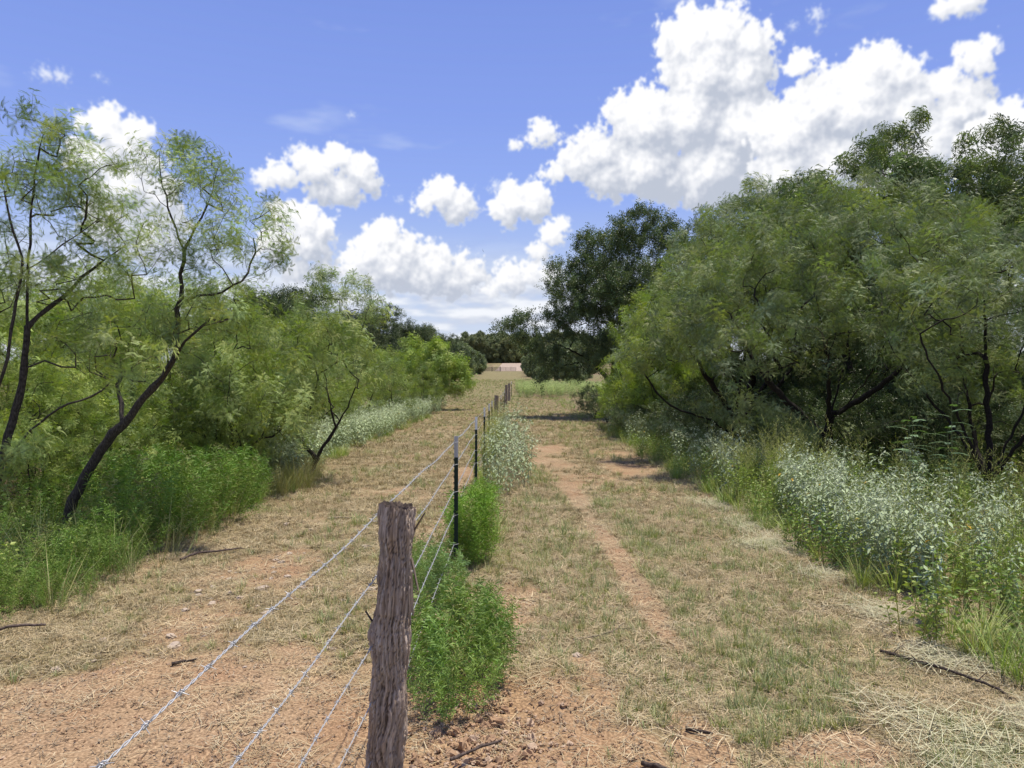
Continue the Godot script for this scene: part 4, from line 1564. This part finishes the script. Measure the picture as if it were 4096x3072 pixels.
	for q in [[6.5, 84.0, 0.7], [9.0, 95.0, 1.2], [6.0, 105.0, 0.9], [10.0, 120.0, 1.3], [5.5, 140.0, 1.0], [8.0, 165.0, 1.2], [5.0, 200.0, 1.0], [3.9, 92.0, 0.5], [3.8, 112.0, 0.65], [4.0, 135.0, 0.8], [4.4, 175.0, 0.9]]:
		copy_of(shrub, at(q[0], q[1]), r(0, TAU), q[2], "grey-green rounded brush on the right beyond the leafy weed patch", "far brush on the right")
	# The far wood on the rise.
	var woods := []
	for k in 3:
		var look := {"limbs": upright(14.0, 6.0, 5, Vector3.ZERO), "blobs": round_crown(14.0, 6.5, 1.0, 16), "tips": 300, "radius": 0.35, "bark": Color(0.16, 0.14, 0.12), "spray": far, "sprays": 2.2, "size": 1.9, "spread": 0.5, "leafy": 0.06, "least": 0.02, "tint": [Color(0.18, 0.21, 0.1), Color(0.24, 0.27, 0.115), Color(0.2, 0.24, 0.14)][k]}
		woods.append(make_tree("far_tree", at([-4.0, 3.0, -10.0][k], 342.0 + 10.0 * k), ["dark green tree of the far wood behind the lot", "yellowish tree of the far wood behind the lot", "grey-green tree of the far wood behind the lot"][k], "trees of the far wood", look))
	for k in 60:
		var x := -80.0 + 2.7 * k + r(-1.5, 1.5)
		copy_of(woods[(k * 7 + k / 4) % 3], at(x, 338.0 + (k % 3) * 14.0 + r(-3, 3)), r(0, TAU), r(0.7, 1.12), "", "")


func make_right_trees(sprays: Array, oval: Mesh, hanging: Mesh) -> void:
	var deep := Color(0.215, 0.275, 0.13)
	var fresh := Color(0.32, 0.42, 0.09)
	# Live oak overhanging the track.
	var lo := Color(0.12, 0.17, 0.065)
	make_tree("oak_tree", at(5.6, 41.0), "big dark live oak with a low limb reaching over the track", "", {
		"limbs": [[Vector3.ZERO, Vector3(-0.1, 1.5, 0), Vector3(0.1, 3.5, 0), Vector3(0.4, 6.5, 0.2), Vector3(0.8, 9.5, 0)], [Vector3(0, 1.6, 0), Vector3(-1.4, 3.0, 0.4), Vector3(-3.2, 3.9, 0.6), Vector3(-5.4, 4.4, 0.5)], [Vector3(0.1, 3.3, 0), Vector3(-1.2, 5.2, 0.5), Vector3(-2.6, 7.0, 0.4)], [Vector3(0.1, 3.0, 0), Vector3(1.8, 5.0, 0.4), Vector3(3.4, 7.6, 0.3)], [Vector3(0, 2.2, 0), Vector3(0.5, 4.0, 1.5), Vector3(0.4, 6.0, 2.6)], [Vector3(0.1, 3.0, 0), Vector3(0.0, 5.0, -1.8), Vector3(0.2, 7.0, -2.8)], [Vector3(-1.4, 3.0, 0.4), Vector3(-2.6, 2.8, 1.0), Vector3(-3.6, 2.2, 1.2)]],
		"blobs": [[Vector3(-5.4, 4.6, 0.5), Vector3(1.2, 0.9, 1.3)], [Vector3(-4.2, 3.7, 0.6), Vector3(1.3, 1.1, 1.4)], [Vector3(-3.4, 2.6, 1.0), Vector3(1.2, 1.0, 1.2)], [Vector3(-2.6, 5.2, 0.6), Vector3(1.3, 1.3, 1.8)], [Vector3(-2.4, 7.6, 0.3), Vector3(1.3, 1.3, 1.7)], [Vector3(-0.9, 8.9, 0.3), Vector3(1.5, 1.3, 1.7)], [Vector3(-3.0, 6.3, 0.5), Vector3(1.1, 1.1, 1.4)], [Vector3(4.4, 9.2, 0.3), Vector3(1.6, 1.3, 1.7)], [Vector3(2.2, 10.2, 0.2), Vector3(1.5, 1.0, 1.6)], [Vector3(-1.0, 6.5, 1.0), Vector3(1.8, 2.2, 2.2)], [Vector3(0.8, 9.6, 0.2), Vector3(1.9, 1.5, 2.0)], [Vector3(3.2, 8.2, 0.3), Vector3(1.9, 1.7, 2.0)], [Vector3(1.0, 6.0, 1.8), Vector3(2.4, 2.4, 2.0)], [Vector3(2.6, 5.0, 1.0), Vector3(2.2, 2.2, 2.0)], [Vector3(-0.6, 3.6, 1.6), Vector3(1.8, 1.8, 1.6)], [Vector3(0.3, 7.0, -2.6), Vector3(2.2, 2.2, 1.5)]],
		"tips": 1050, "radius": 0.3, "bark": Color(0.055, 0.047, 0.042), "spray": oval, "sprays": 4.0, "size": 1.9, "spread": 0.22, "leafy": 0.015, "tint": lo, "lift": 0.4, "crook": 0.05})
	# Front mesquites along the bank, from the far end to the near.
	var m := mesquite(at(6.2, 15.0), 5.4, 2.7, "wide dark mesquite with thick black trunk standing over the weed bank", "", sprays[0], deep, {
		"limbs": [[Vector3.ZERO, Vector3(0.05, 0.7, 0), Vector3(0.25, 1.6, 0), Vector3(0.5, 2.8, 0), Vector3(0.4, 4.4, 0)], [Vector3(0.05, 0.75, 0), Vector3(-0.6, 1.3, 0.2), Vector3(-1.3, 2.0, 0.3), Vector3(-1.9, 3.2, 0.2)], [Vector3(0.0, 0.6, 0), Vector3(-1.2, 0.9, 0.4), Vector3(-2.4, 1.3, 0.6), Vector3(-3.2, 1.9, 0.4)], [Vector3(0.2, 1.2, 0), Vector3(1.1, 1.9, 0.4), Vector3(2.0, 2.9, 0.3)], [Vector3(0.1, 1.0, 0), Vector3(0.4, 1.9, 1.0), Vector3(0.5, 2.8, 1.7)], [Vector3(0.1, 0.9, 0), Vector3(-0.3, 2.4, 0.9), Vector3(-0.6, 3.8, 1.0)], [Vector3(0, 0.5, 0), Vector3(-0.9, 1.1, 1.0), Vector3(-2.0, 1.5, 1.7), Vector3(-2.9, 2.4, 1.9)], [Vector3(0, 0.6, 0), Vector3(0.8, 1.1, 1.0), Vector3(1.8, 1.3, 1.6), Vector3(2.6, 2.0, 1.7)]],
		"blobs": [[Vector3(0.4, 4.6, 0), Vector3(1.5, 0.8, 1.4)], [Vector3(-1.2, 4.0, 0.2), Vector3(1.3, 0.9, 1.4)], [Vector3(-2.2, 3.1, 0.3), Vector3(1.2, 0.9, 1.2)], [Vector3(1.9, 3.8, 0.3), Vector3(1.3, 1.0, 1.3)], [Vector3(0.4, 3.2, 1.5), Vector3(1.8, 0.9, 0.9)], [Vector3(-1.2, 2.6, 1.2), Vector3(1.4, 0.8, 0.9)], [Vector3(2.2, 2.5, 0.8), Vector3(1.2, 0.8, 1.0)], [Vector3(1.2, 1.8, 1.6), Vector3(0.7, 0.3, 0.5)]],
		"tips": 540, "radius": 0.13, "sprays": 2.9, "bark": Color(0.045, 0.038, 0.035)})
	var n := mesquite(at(5.6, 18.5), 5.2, 2.6, "spreading mesquite with long low limbs sweeping towards the track", "", sprays[1], deep, {
		"limbs": [[Vector3.ZERO, Vector3(-0.1, 0.8, 0), Vector3(0.0, 1.8, 0), Vector3(0.2, 3.0, 0), Vector3(0.1, 4.2, 0)], [Vector3(-0.05, 0.5, 0), Vector3(-0.8, 0.95, 0.3), Vector3(-1.8, 1.35, 0.4), Vector3(-2.5, 2.2, 0.3)], [Vector3(-0.05, 0.35, 0), Vector3(-1.1, 0.6, 0.5), Vector3(-2.2, 0.75, 0.6), Vector3(-3.0, 1.1, 0.5)], [Vector3(-0.1, 1.0, 0), Vector3(-0.9, 2.0, 0.4), Vector3(-1.6, 3.2, 0.5)], [Vector3(0, 1.0, 0), Vector3(0.9, 1.9, 0.4), Vector3(1.7, 3.1, 0.2)]],
		"blobs": [[Vector3(0.1, 4.4, 0), Vector3(1.5, 0.8, 1.5)], [Vector3(-1.3, 3.7, 0.4), Vector3(1.2, 0.9, 1.3)], [Vector3(-2.2, 2.7, 0.4), Vector3(1.0, 0.8, 1.2)], [Vector3(1.6, 3.5, 0.2), Vector3(1.2, 0.9, 1.3)], [Vector3(0.2, 2.8, 1.2), Vector3(1.5, 0.8, 0.9)], [Vector3(-1.0, 2.4, 1.1), Vector3(1.0, 0.5, 0.8)]],
		"tips": 480, "radius": 0.12, "sprays": 2.9, "bark": Color(0.045, 0.038, 0.035)})
	var f := mesquite(at(5.6, 26.0), 5.6, 2.5, "fresh yellow-green mesquite leaning out in front of the live oak", "", sprays[2], fresh, {"tips": 420, "sprays": 2.6, "size": 1.1, "blobs": round_crown(5.6, 2.5, 0.9, 13)})
	var e := mesquite(at(7.6, 12.0), 4.4, 1.9, "mesquite with a crooked black trunk next to the wide dark one", "", sprays[1], deep, {"tips": 320, "radius": 0.11, "bark": Color(0.045, 0.038, 0.035)})
	copy_of(f, at(6.0, 31.0), 2.2, 0.95, "yellow-green mesquite behind the one leaning at the live oak", "")
	copy_of(f, at(4.9, 33.5), 4.0, 0.5, "low mesquite bush at the foot of the live oak", "")
	copy_of(n, at(7.0, 22.0), 0.9, 1.4, "tall mesquite between the fresh green one and the low-limbed one", "")
	copy_of(m, at(9.0, 19.5), 1.7, 1.35, "tallest dark mesquite under the broad-leaved tree", "")
	copy_of(m, at(11.5, 15.5), 3.0, 1.05, "dark mesquite at the right end of the thicket", "")
	copy_of(e, at(9.0, 10.6), 2.0, 0.95, "bright mesquite hanging over the weed bank at its near end", "")
	copy_of(n, at(12.0, 24.0), 4.0, 1.3, "mesquite deep in the right thicket", "mesquites deep in the right thicket")
	copy_of(m, at(9.2, 28.0), 5.0, 1.7, "tall mesquite joining the live oak to the right thicket", "mesquites deep in the right thicket")
	copy_of(n, at(14.0, 18.0), 1.0, 1.2, "mesquite deep in the right thicket", "mesquites deep in the right thicket")
	copy_of(m, at(13.0, 33.0), 1.0, 1.5, "mesquite deep in the right thicket", "mesquites deep in the right thicket")
	# The broad-leaved tree above.
	var tall := make_tree("broadleaf_tree", at(12.4, 22.5), "tall broad-leaved tree with loose drooping leaves topping the right thicket", "", {
		"limbs": [[Vector3.ZERO, Vector3(0, 2.5, 0), Vector3(-0.2, 5.0, 0), Vector3(-0.8, 7.2, 0), Vector3(-0.7, 9.4, 0)], [Vector3(0, 2.6, 0), Vector3(-2.0, 5.0, 0.4), Vector3(-3.8, 7.2, 0.5)], [Vector3(0, 3.0, 0), Vector3(1.3, 5.5, 0.2), Vector3(2.0, 7.5, 0.3), Vector3(2.3, 9.2, 0.2)], [Vector3(0, 3.0, 0), Vector3(2.2, 4.6, 0.6), Vector3(4.0, 5.8, 0.5)], [Vector3(-0.2, 5.0, 0), Vector3(0.4, 7.0, -1.2), Vector3(0.6, 8.6, -1.6)], [Vector3(-0.3, 4.4, 0), Vector3(-1.4, 6.8, 0.9), Vector3(-1.9, 8.6, 0.8)]],
		"blobs": [[Vector3(-0.7, 9.1, 0), Vector3(0.9, 0.8, 1.0)], [Vector3(-2.0, 8.3, 0.6), Vector3(1.0, 0.8, 1.1)], [Vector3(-3.7, 7.3, 0.4), Vector3(1.0, 0.7, 1.0)], [Vector3(-0.6, 7.4, 0.6), Vector3(1.6, 1.0, 1.4)], [Vector3(2.2, 8.9, 0.2), Vector3(1.0, 0.9, 1.0)], [Vector3(1.6, 7.3, 0.3), Vector3(1.4, 1.1, 1.3)], [Vector3(3.2, 7.6, 0.3), Vector3(0.9, 0.8, 0.9)], [Vector3(3.9, 6.0, 0.5), Vector3(1.0, 0.8, 1.0)], [Vector3(-2.6, 6.2, 0.4), Vector3(1.3, 0.9, 1.2)], [Vector3(0.4, 6.3, 0.5), Vector3(2.2, 0.9, 1.3)], [Vector3(0.6, 8.2, 0.3), Vector3(1.0, 0.8, 1.0)], [Vector3(-4.8, 6.4, 0.4), Vector3(0.8, 0.7, 0.9)]],
		"tips": 520, "radius": 0.2, "bark": Color(0.2, 0.18, 0.16), "spray": hanging, "sprays": 1.7, "size": 1.1, "spread": 0.12, "leafy": 0.01, "tint": Color(0.17, 0.225, 0.085), "lift": 0.0})
	copy_of(tall, at(17.6, 23.5), 2.5, 0.95, "broad-leaved tree whose drooping twigs enter at the right edge of the thicket", "")
	# Shady brush under the trees.
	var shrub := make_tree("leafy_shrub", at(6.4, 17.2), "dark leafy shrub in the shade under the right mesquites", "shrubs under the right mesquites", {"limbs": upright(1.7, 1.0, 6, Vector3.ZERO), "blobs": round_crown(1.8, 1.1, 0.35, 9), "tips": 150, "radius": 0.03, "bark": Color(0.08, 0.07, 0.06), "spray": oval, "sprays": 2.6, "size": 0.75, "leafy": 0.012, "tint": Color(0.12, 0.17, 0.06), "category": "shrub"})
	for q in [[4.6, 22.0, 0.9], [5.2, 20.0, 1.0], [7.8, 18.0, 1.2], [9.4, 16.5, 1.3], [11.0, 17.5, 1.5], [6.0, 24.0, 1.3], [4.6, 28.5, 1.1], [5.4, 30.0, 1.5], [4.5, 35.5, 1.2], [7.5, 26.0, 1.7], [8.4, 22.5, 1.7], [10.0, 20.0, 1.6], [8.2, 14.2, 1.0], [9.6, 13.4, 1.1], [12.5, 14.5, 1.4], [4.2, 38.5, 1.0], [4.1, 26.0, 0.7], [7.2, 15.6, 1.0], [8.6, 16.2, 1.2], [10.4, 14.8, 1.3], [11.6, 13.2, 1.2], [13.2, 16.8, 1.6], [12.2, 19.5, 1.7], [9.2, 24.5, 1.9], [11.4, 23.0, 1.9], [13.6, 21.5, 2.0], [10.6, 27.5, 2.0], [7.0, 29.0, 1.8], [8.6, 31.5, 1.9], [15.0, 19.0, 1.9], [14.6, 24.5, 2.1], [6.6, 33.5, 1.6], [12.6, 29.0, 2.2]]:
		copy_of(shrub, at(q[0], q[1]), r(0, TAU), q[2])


func make_weeds(oval: Mesh) -> void:
	var plumes := [feather_plume(1.0, 0.085, 0.0115, 20), feather_plume(1.0, 0.09, 0.011, 18), feather_plume(1.0, 0.08, 0.012, 20)]
	var broad := [feather_plume(1.0, 0.1, 0.015, 18), feather_plume(1.0, 0.11, 0.015, 18)]
	var lime := Color(0.23, 0.38, 0.06)
	# Clumps in the fence line.
	clump_of("feathery_weed", at(-0.33, 4.55), "bushy bright green weed growing against the fence beside the cedar post", "", broad, 150, Vector2(0.25, 0.78), 0.52, Color(0.22, 0.34, 0.085), 0.4)
	var ridge := clump_of("feathery_weed", at(-0.4, 7.5), "tall feathery bright green weed round the silver tipped steel post", "", plumes, 110, Vector2(0.22, 0.33), 0.72, lime, 0.22)
	for q in [[-0.42, 8.3, 0.75], [-0.5, 8.9, 0.6], [-0.4, 9.5, 0.65], [-0.5, 10.1, 0.55], [-0.42, 10.7, 0.6]]:
		copy_of(ridge, at(q[0], q[1]), r(0, TAU), q[2], "low feathery green weed in the strip under the wires between posts", "low green weeds under the wires")
	clump_of("feathery_weed", at(-0.58, 6.1), "low drooping pale green weed between the two bright fence clumps", "", plumes, 60, Vector2(0.16, 0.2), 0.5, Color(0.26, 0.38, 0.13))
	clump_of("feathery_weed", at(-0.78, 6.6), "small dark feathery weed left of the steel post wires", "", plumes, 50, Vector2(0.12, 0.2), 0.48, Color(0.16, 0.28, 0.06))
	# The green bank at the foot of the leaning mesquite.
	var green := Color(0.18, 0.29, 0.055)
	var bank := clump_of("feathery_weed", at(-4.1, 8.4), "soft dark green weed massed at the foot of the leaning mesquite", "green weeds of the left bank", plumes, 64, Vector2(0.55, 0.55), 0.92, green)
	var bank2 := clump_of("feathery_weed", at(-4.0, 6.6), "soft dark green weed massed at the foot of the leaning mesquite", "green weeds of the left bank", plumes, 90, Vector2(0.55, 0.55), 0.52, Color(0.2, 0.31, 0.065))
	for q in [[-4.4, 7.7, 0.5], [-4.2, 9.2, 1.05], [-3.9, 9.8, 1.0], [-4.5, 10.2, 1.05], [-4.1, 10.9, 0.95], [-4.8, 9.6, 1.0], [-5.5, 8.2, 0.45], [-4.0, 7.7, 0.65], [-5.4, 7.3, 0.3], [-5.8, 9.4, 0.7], [-5.0, 7.0, 0.3], [-3.85, 8.9, 0.7], [-4.3, 11.6, 0.8]]:
		copy_of(bank, at(q[0], q[1]), r(0, TAU), q[2])
	for q in [[-4.6, 6.3, 0.95], [-4.1, 5.7, 0.9], [-4.7, 5.4, 1.0], [-4.0, 4.9, 0.9], [-4.6, 4.4, 1.0], [-5.3, 6.1, 0.9], [-5.4, 5.0, 1.0], [-3.75, 6.1, 0.6], [-4.1, 4.0, 0.8], [-3.85, 7.1, 0.7], [-6.0, 7.0, 0.9]]:
		copy_of(bank2, at(q[0], q[1]), r(0, TAU), q[2])
	var stray := grass_tuft(14, 0.7, 0.005, 0.1, "straw")
	var loose := []
	var dried := PackedColorArray()
	for k in 240:
		var d := r(3.6, 12.5)
		loose.append(lie(left_edge(d) - r(-0.1, 2.2), d, r(0.5, 1.2), 0.45))
		dried.append(Color(0.42, 0.4, 0.2).lerp(Color(0.22, 0.32, 0.1), rng.randf()) * r(0.8, 1.1))
	tag(scatter("seeding_grass", stray, loose, dried, self), "straggling dry and green grass stems along the left weed bank", "grass", "", "stuff")
	# Silvery weeds.
	var near := "silvery downy-leaved weed in the tall bank right of the track"
	var kinds := []
	for k in 4:
		kinds.append(silver_weed([0.85, 1.0, 0.75, 0.92][k], near, "silvery weeds of the right bank"))
	var placed := 0
	var tries := 0
	while placed < 150 and tries < 4000:
		tries += 1
		var d := r(5.4, 15.0)
		var x := right_edge(d) + 0.25 + absf(r(-1, 1) * r(0, 1)) * 3.2
		if patchy.get_noise_2d(x * 1.6 + 9.0, d * 1.6) < (-0.02 if d < 9.5 else 0.1):
			continue
		var p := at(x, d)
		if placed < 4:
			kinds[placed].position = p
		else:
			copy_of(kinds[placed % 4], p, r(0, TAU), r(0.6, 0.98))
		placed += 1
	for k in 34:
		var d := r(16.0, 31.0)
		copy_of(kinds[k % 4], at(right_edge(d) + r(0.0, 1.6), d), r(0, TAU), r(0.8, 1.15), "silvery weed in the shaded far end of the right bank", "shaded silvery weeds")
	for q in [[-0.28, 11.2, 0.55], [-0.15, 11.7, 0.75], [-0.42, 11.6, 0.6], [-0.3, 12.6, 0.95], [0.0, 12.9, 0.9], [-0.5, 13.0, 0.95], [-0.2, 13.6, 1.0], [0.1, 14.0, 0.9], [-0.45, 14.4, 1.0], [-0.1, 15.0, 1.0], [-0.6, 15.6, 0.9], [-0.3, 16.4, 1.0], [-0.05, 17.4, 1.0], [-0.5, 18.2, 0.95], [-0.2, 19.6, 1.0], [-0.55, 21.0, 1.0], [-0.3, 22.8, 1.0], [-0.5, 25.0, 1.0], [-0.3, 27.5, 1.0], [-0.1, 12.2, 0.8], [-0.5, 12.2, 0.7], [0.15, 12.6, 0.9], [0.25, 13.3, 1.05], [-0.3, 13.1, 1.15], [0.0, 14.5, 1.15], [0.2, 15.5, 1.1], [-0.4, 15.2, 1.2], [0.1, 16.5, 1.2], [-0.2, 18.0, 1.2], [0.1, 19.0, 1.2], [-0.1, 21.5, 1.2], [0.0, 23.5, 1.2], [-0.2, 26.0, 1.2]]:
		copy_of(kinds[rng.randi_range(0, 3)], at(q[0] + 0.08, q[1] + 0.55), r(0, TAU), q[2] * 1.05, "silvery weed growing in the fence line round the white tipped post", "silvery weeds in the fence line")
	# The long silvery band on the left and the pale patch that closes the right track.
	var mm := [[], [], [], []]
	var tt := [PackedColorArray(), PackedColorArray(), PackedColorArray(), PackedColorArray()]
	for k in 1000:
		var d := 13.5 + 36.0 * pow(rng.randf(), 1.2)
		var x := left_edge(d) - r(-0.1, 2.8 if d > 17.0 else 1.2)
		if d < 17.0 and rng.randf() < 0.5:
			continue
		mm[k % 4].append(lie(x, d, r(0.75, 1.2), 0.05))
		var f := r(0.95, 1.35)
		tt[k % 4].append(Color(f, f, f))
	for k in 420:
		var d := 61.5 + 12.0 * rng.randf()
		mm[k % 4].append(lie(r(0.4, 8.5), d, r(0.9, 1.3), 0.05))
		var f := r(0.8, 1.15)
		tt[k % 4].append(Color(f * 1.1, f * 1.15, f * 0.75))
	for k in 4:
		var o := scatter("silver_weeds", kinds[k].get_child(1).mesh, mm[k], tt[k], self)
		tag(o, "distant band of silvery weeds lining the tracks", "weeds", "far silvery weeds", "stuff")
	# Tall seeding weeds.
	var spikes := []
	for k in 3:
		spikes.append(spike_weed([1.25, 1.05, 1.4][k], "yellow-green seeding weed rising above the right weed bank", "seeding weeds of the right bank"))
	var spots := [[4.2, 12.0], [4.55, 12.4], [4.9, 12.0]]
	for k in 3:
		spikes[k].position = at(spots[k][0], spots[k][1])
	for k in 92:
		var d := r(9.3, 13.5)
		var x := right_edge(d) + r(0.1, 1.9)
		if k > 44:
			d = r(6.5, 12.0)
			x = right_edge(d) + r(1.4, 4.6)
		if k > 76:
			d = r(4.0, 8.0)
			x = right_edge(d) + r(0.15, 1.2)
		copy_of(spikes[k % 3], at(x, d), r(0, TAU), r(0.6, 1.0))
	for k in 46:
		var d := r(12.5, 31.0)
		copy_of(spikes[k % 3], at(fence_x(d) + r(-0.1, 0.35), d), r(0, TAU), r(0.7, 1.05), "wispy seeding weed standing in the fence line", "seeding weeds in the fence line")
	for q in [[5.15, 9.8, 1.35], [5.4, 10.2, 1.3], [5.75, 9.9, 1.5], [6.0, 10.3, 1.2]]:
		pinnate_weed(at(q[0], q[1]), q[2], "sapling with long level feather leaves in front of the black trunks")
	# Grass of the banks.
	var tuft := grass_tuft(60, 0.75, 0.006, 0.12, "herb")
	var low := grass_tuft(36, 0.4, 0.006, 0.1, "herb")
	var o := thing("tall_grass", at(-3.75, 12.9), "tall pale dry grass clump beside the left track", "grass", "tall dry grass clumps")
	scatter("blades", tuft, [Transform3D(), Transform3D(Basis(Vector3.UP, 2.0), Vector3(0.15, 0, 0.1)), Transform3D(Basis(Vector3.UP, 4.0), Vector3(-0.15, 0, 0.12)), Transform3D(Basis(Vector3.UP, 1.0), Vector3(0.05, 0, -0.2)), Transform3D(Basis(Vector3.UP, 3.0) * 0.8, Vector3(-0.1, 0, -0.15)), Transform3D(Basis(Vector3.UP, 5.0) * 0.9, Vector3(0.2, 0, -0.12)), Transform3D(Basis(Vector3.UP, 5.5) * 0.7, Vector3(-0.25, 0, -0.02)), Transform3D(Basis(Vector3.UP, 0.5) * 0.7, Vector3(0.28, 0, 0.02)), Transform3D(Basis(Vector3.UP, 2.5) * 0.8, Vector3(0, 0, 0.25)), Transform3D(Basis(Vector3.UP, 3.6) * 0.8, Vector3(0.1, 0, 0.3))], PackedColorArray([Color(0.34, 0.33, 0.15), Color(0.38, 0.34, 0.17), Color(0.3, 0.32, 0.13), Color(0.4, 0.36, 0.18), Color(0.34, 0.33, 0.15), Color(0.3, 0.3, 0.13), Color(0.3, 0.3, 0.13), Color(0.36, 0.34, 0.16), Color(0.4, 0.36, 0.18), Color(0.34, 0.33, 0.15)]), o)
	for q in [[-3.9, 12.2, 0.8], [-4.0, 13.8, 1.05], [-4.3, 13.2, 1.0], [-4.15, 14.8, 1.0], [-4.5, 15.6, 0.9], [-4.4, 12.4, 0.9]]:
		copy_of(o, at(q[0], q[1]), r(0, TAU), q[2])
	var where := []
	var tints := PackedColorArray()
	for k in 5200:
		var d := 2.4 + 30.0 * pow(rng.randf(), 1.7)
		var x := right_edge(d) - 0.05 + pow(rng.randf(), 1.6) * 4.5
		if k % 3 == 0:
			d = 9.5 + 32.0 * rng.randf()
			x = left_edge(d) + 0.05 - pow(rng.randf(), 1.5) * 4.0
		elif k % 3 == 1 and k % 4 == 0:
			d = r(32.0, 62.0)
			x = right_edge(d) + r(-0.2, 3.0)
		elif k % 11 == 0:
			d = r(8.0, 34.0)
			x = fence_x(d) + r(-0.15, 0.4)
		if patchy.get_noise_2d(x * 2.0, d * 2.0 + 70.0) < 0.0:
			continue
		where.append(lie(x, d, r(0.35, 1.2), 0.3))
		var f := r(0.75, 1.25)
		var dryness := rng.randf()
		tints.append(Color(lerpf(0.22, 0.44, dryness) * f, lerpf(0.33, 0.44, dryness) * f, lerpf(0.09, 0.17, dryness) * f))
	tag(scatter("bank_grass", low, where, tints, self), "rank green grass filling the weed banks along both tracks", "grass", "", "stuff")
	# Small leafy undergrowth.
	var sprig := oval_spray(26, 0.05, 0.02, 0.4, "herb")
	where = []
	tints = PackedColorArray()
	for k in 8500:
		var d := 2.8 + 26.0 * pow(rng.randf(), 1.5)
		var x := right_edge(d) + pow(rng.randf(), 1.3) * 5.5
		if k % 2 == 0:
			d = 5.0 + 30.0 * pow(rng.randf(), 1.3)
			x = left_edge(d) - 0.4 - r(0.0, 7.0)
		if k % 5 == 1:
			d = r(11.0, 32.0)
			x = right_edge(d) + r(0.8, 11.0)
		if k % 10 == 4:
			d = r(9.0, 30.0)
			x = left_edge(d) - r(0.8, 12.0)
		where.append(lie(x, d, r(0.5, 1.3) * (1.4 if k % 5 == 1 or k % 10 == 4 else 1.0), 0.4))
		var f := r(0.7, 1.25)
		var dryness := rng.randf()
		tints.append(Color(lerpf(0.2, 0.32, dryness) * f, lerpf(0.31, 0.37, dryness) * f, 0.09 * f))
	tag(scatter("undergrowth", sprig, where, tints, self), "small leafy green undergrowth below weeds and trees", "undergrowth", "", "stuff")
	# Raked hay along the right edge.
	var hay := straw_heap(40, 0.34, 0.0036, 0.14, 0.06)
	where = []
	tints = PackedColorArray()
	for k in 420:
		var d := 2.4 + 9.5 * pow(rng.randf(), 1.2)
		var x := right_edge(d) - 0.2 + r(-1, 1) * r(0.05, 0.4)
		if k % 5 == 0:
			d = r(2.5, 4.2)
			x = r(1.9, 3.0)
		if patchy.get_noise_2d(x * 2.2 + 31.0, d * 2.2) < -0.05:
			continue
		where.append(lie(x, d, r(0.5, 1.2), 0.25))
		var f := r(0.75, 1.2)
		var dryness := rng.randf()
		tints.append(Color(lerpf(0.6, 0.42, dryness) * f, lerpf(0.54, 0.43, dryness) * f, lerpf(0.38, 0.27, dryness) * f))
	tag(scatter("cut_hay", hay, where, tints, self), "windrow of pale cut hay below the right weed bank", "hay", "", "stuff")


func _ready() -> void:
	rng.seed = 20240711
	soft.seed = 3
	soft.frequency = 0.35
	soft.fractal_octaves = 3
	patchy.seed = 17
	patchy.frequency = 0.35
	patchy.fractal_octaves = 4
	var cam := Camera3D.new()
	cam.name = "camera"
	cam.fov = 54.04
	cam.near = 0.05
	cam.far = 6000.0
	cam.position = Vector3(0, EYE, 0)
	cam.rotation = Vector3(0.0053, 0, 0)
	add_child(cam)
	cam.current = true
	var env := Environment.new()
	env.background_mode = Environment.BG_SKY
	env.tonemap_mode = Environment.TONE_MAPPER_LINEAR
	env.tonemap_exposure = EXPOSURE
	env.background_energy_multiplier = 1.0
	env.sdfgi_enabled = true
	env.ssao_enabled = true
	env.ssil_enabled = true
	var sky := Sky.new()
	var pano := PanoramaSkyMaterial.new()
	pano.panorama = make_sky()
	sky.sky_material = pano
	env.sky = sky
	var we := WorldEnvironment.new()
	we.name = "environment"
	we.environment = env
	add_child(we)
	var sun := DirectionalLight3D.new()
	sun.name = "sun"
	sun.light_energy = 1.6
	sun.light_color = Color(1.0, 0.965, 0.9)
	sun.light_angular_distance = 0.55
	sun.shadow_enabled = true
	add_child(sun)
	sun.look_at_from_position(Vector3(0.21, 0.96, -0.12) * 50.0, Vector3.ZERO, Vector3.FORWARD)
	print("sky ", Time.get_ticks_msec())
	make_materials()
	make_ground()
	print("ground ", Time.get_ticks_msec())
	var sprays := [mesquite_spray(8, 11, 0.0065), mesquite_spray(8, 12, 0.006), mesquite_spray(9, 9, 0.009)]
	var oval := oval_spray(30, 0.055, 0.024, 0.28, "broadleaf")
	make_hero_trees(sprays)
	make_left_trees(sprays, oval, far_clump(70, 0.16))
	make_right_trees(sprays, oval, hanging_spray())
	print("trees ", Time.get_ticks_msec())
	make_fence()
	make_gate()
	make_weeds(oval)
	print("weeds ", Time.get_ticks_msec())
	make_turf()
	make_stones()
	make_sticks()
	make_bird()
	print("done ", Time.get_ticks_msec())
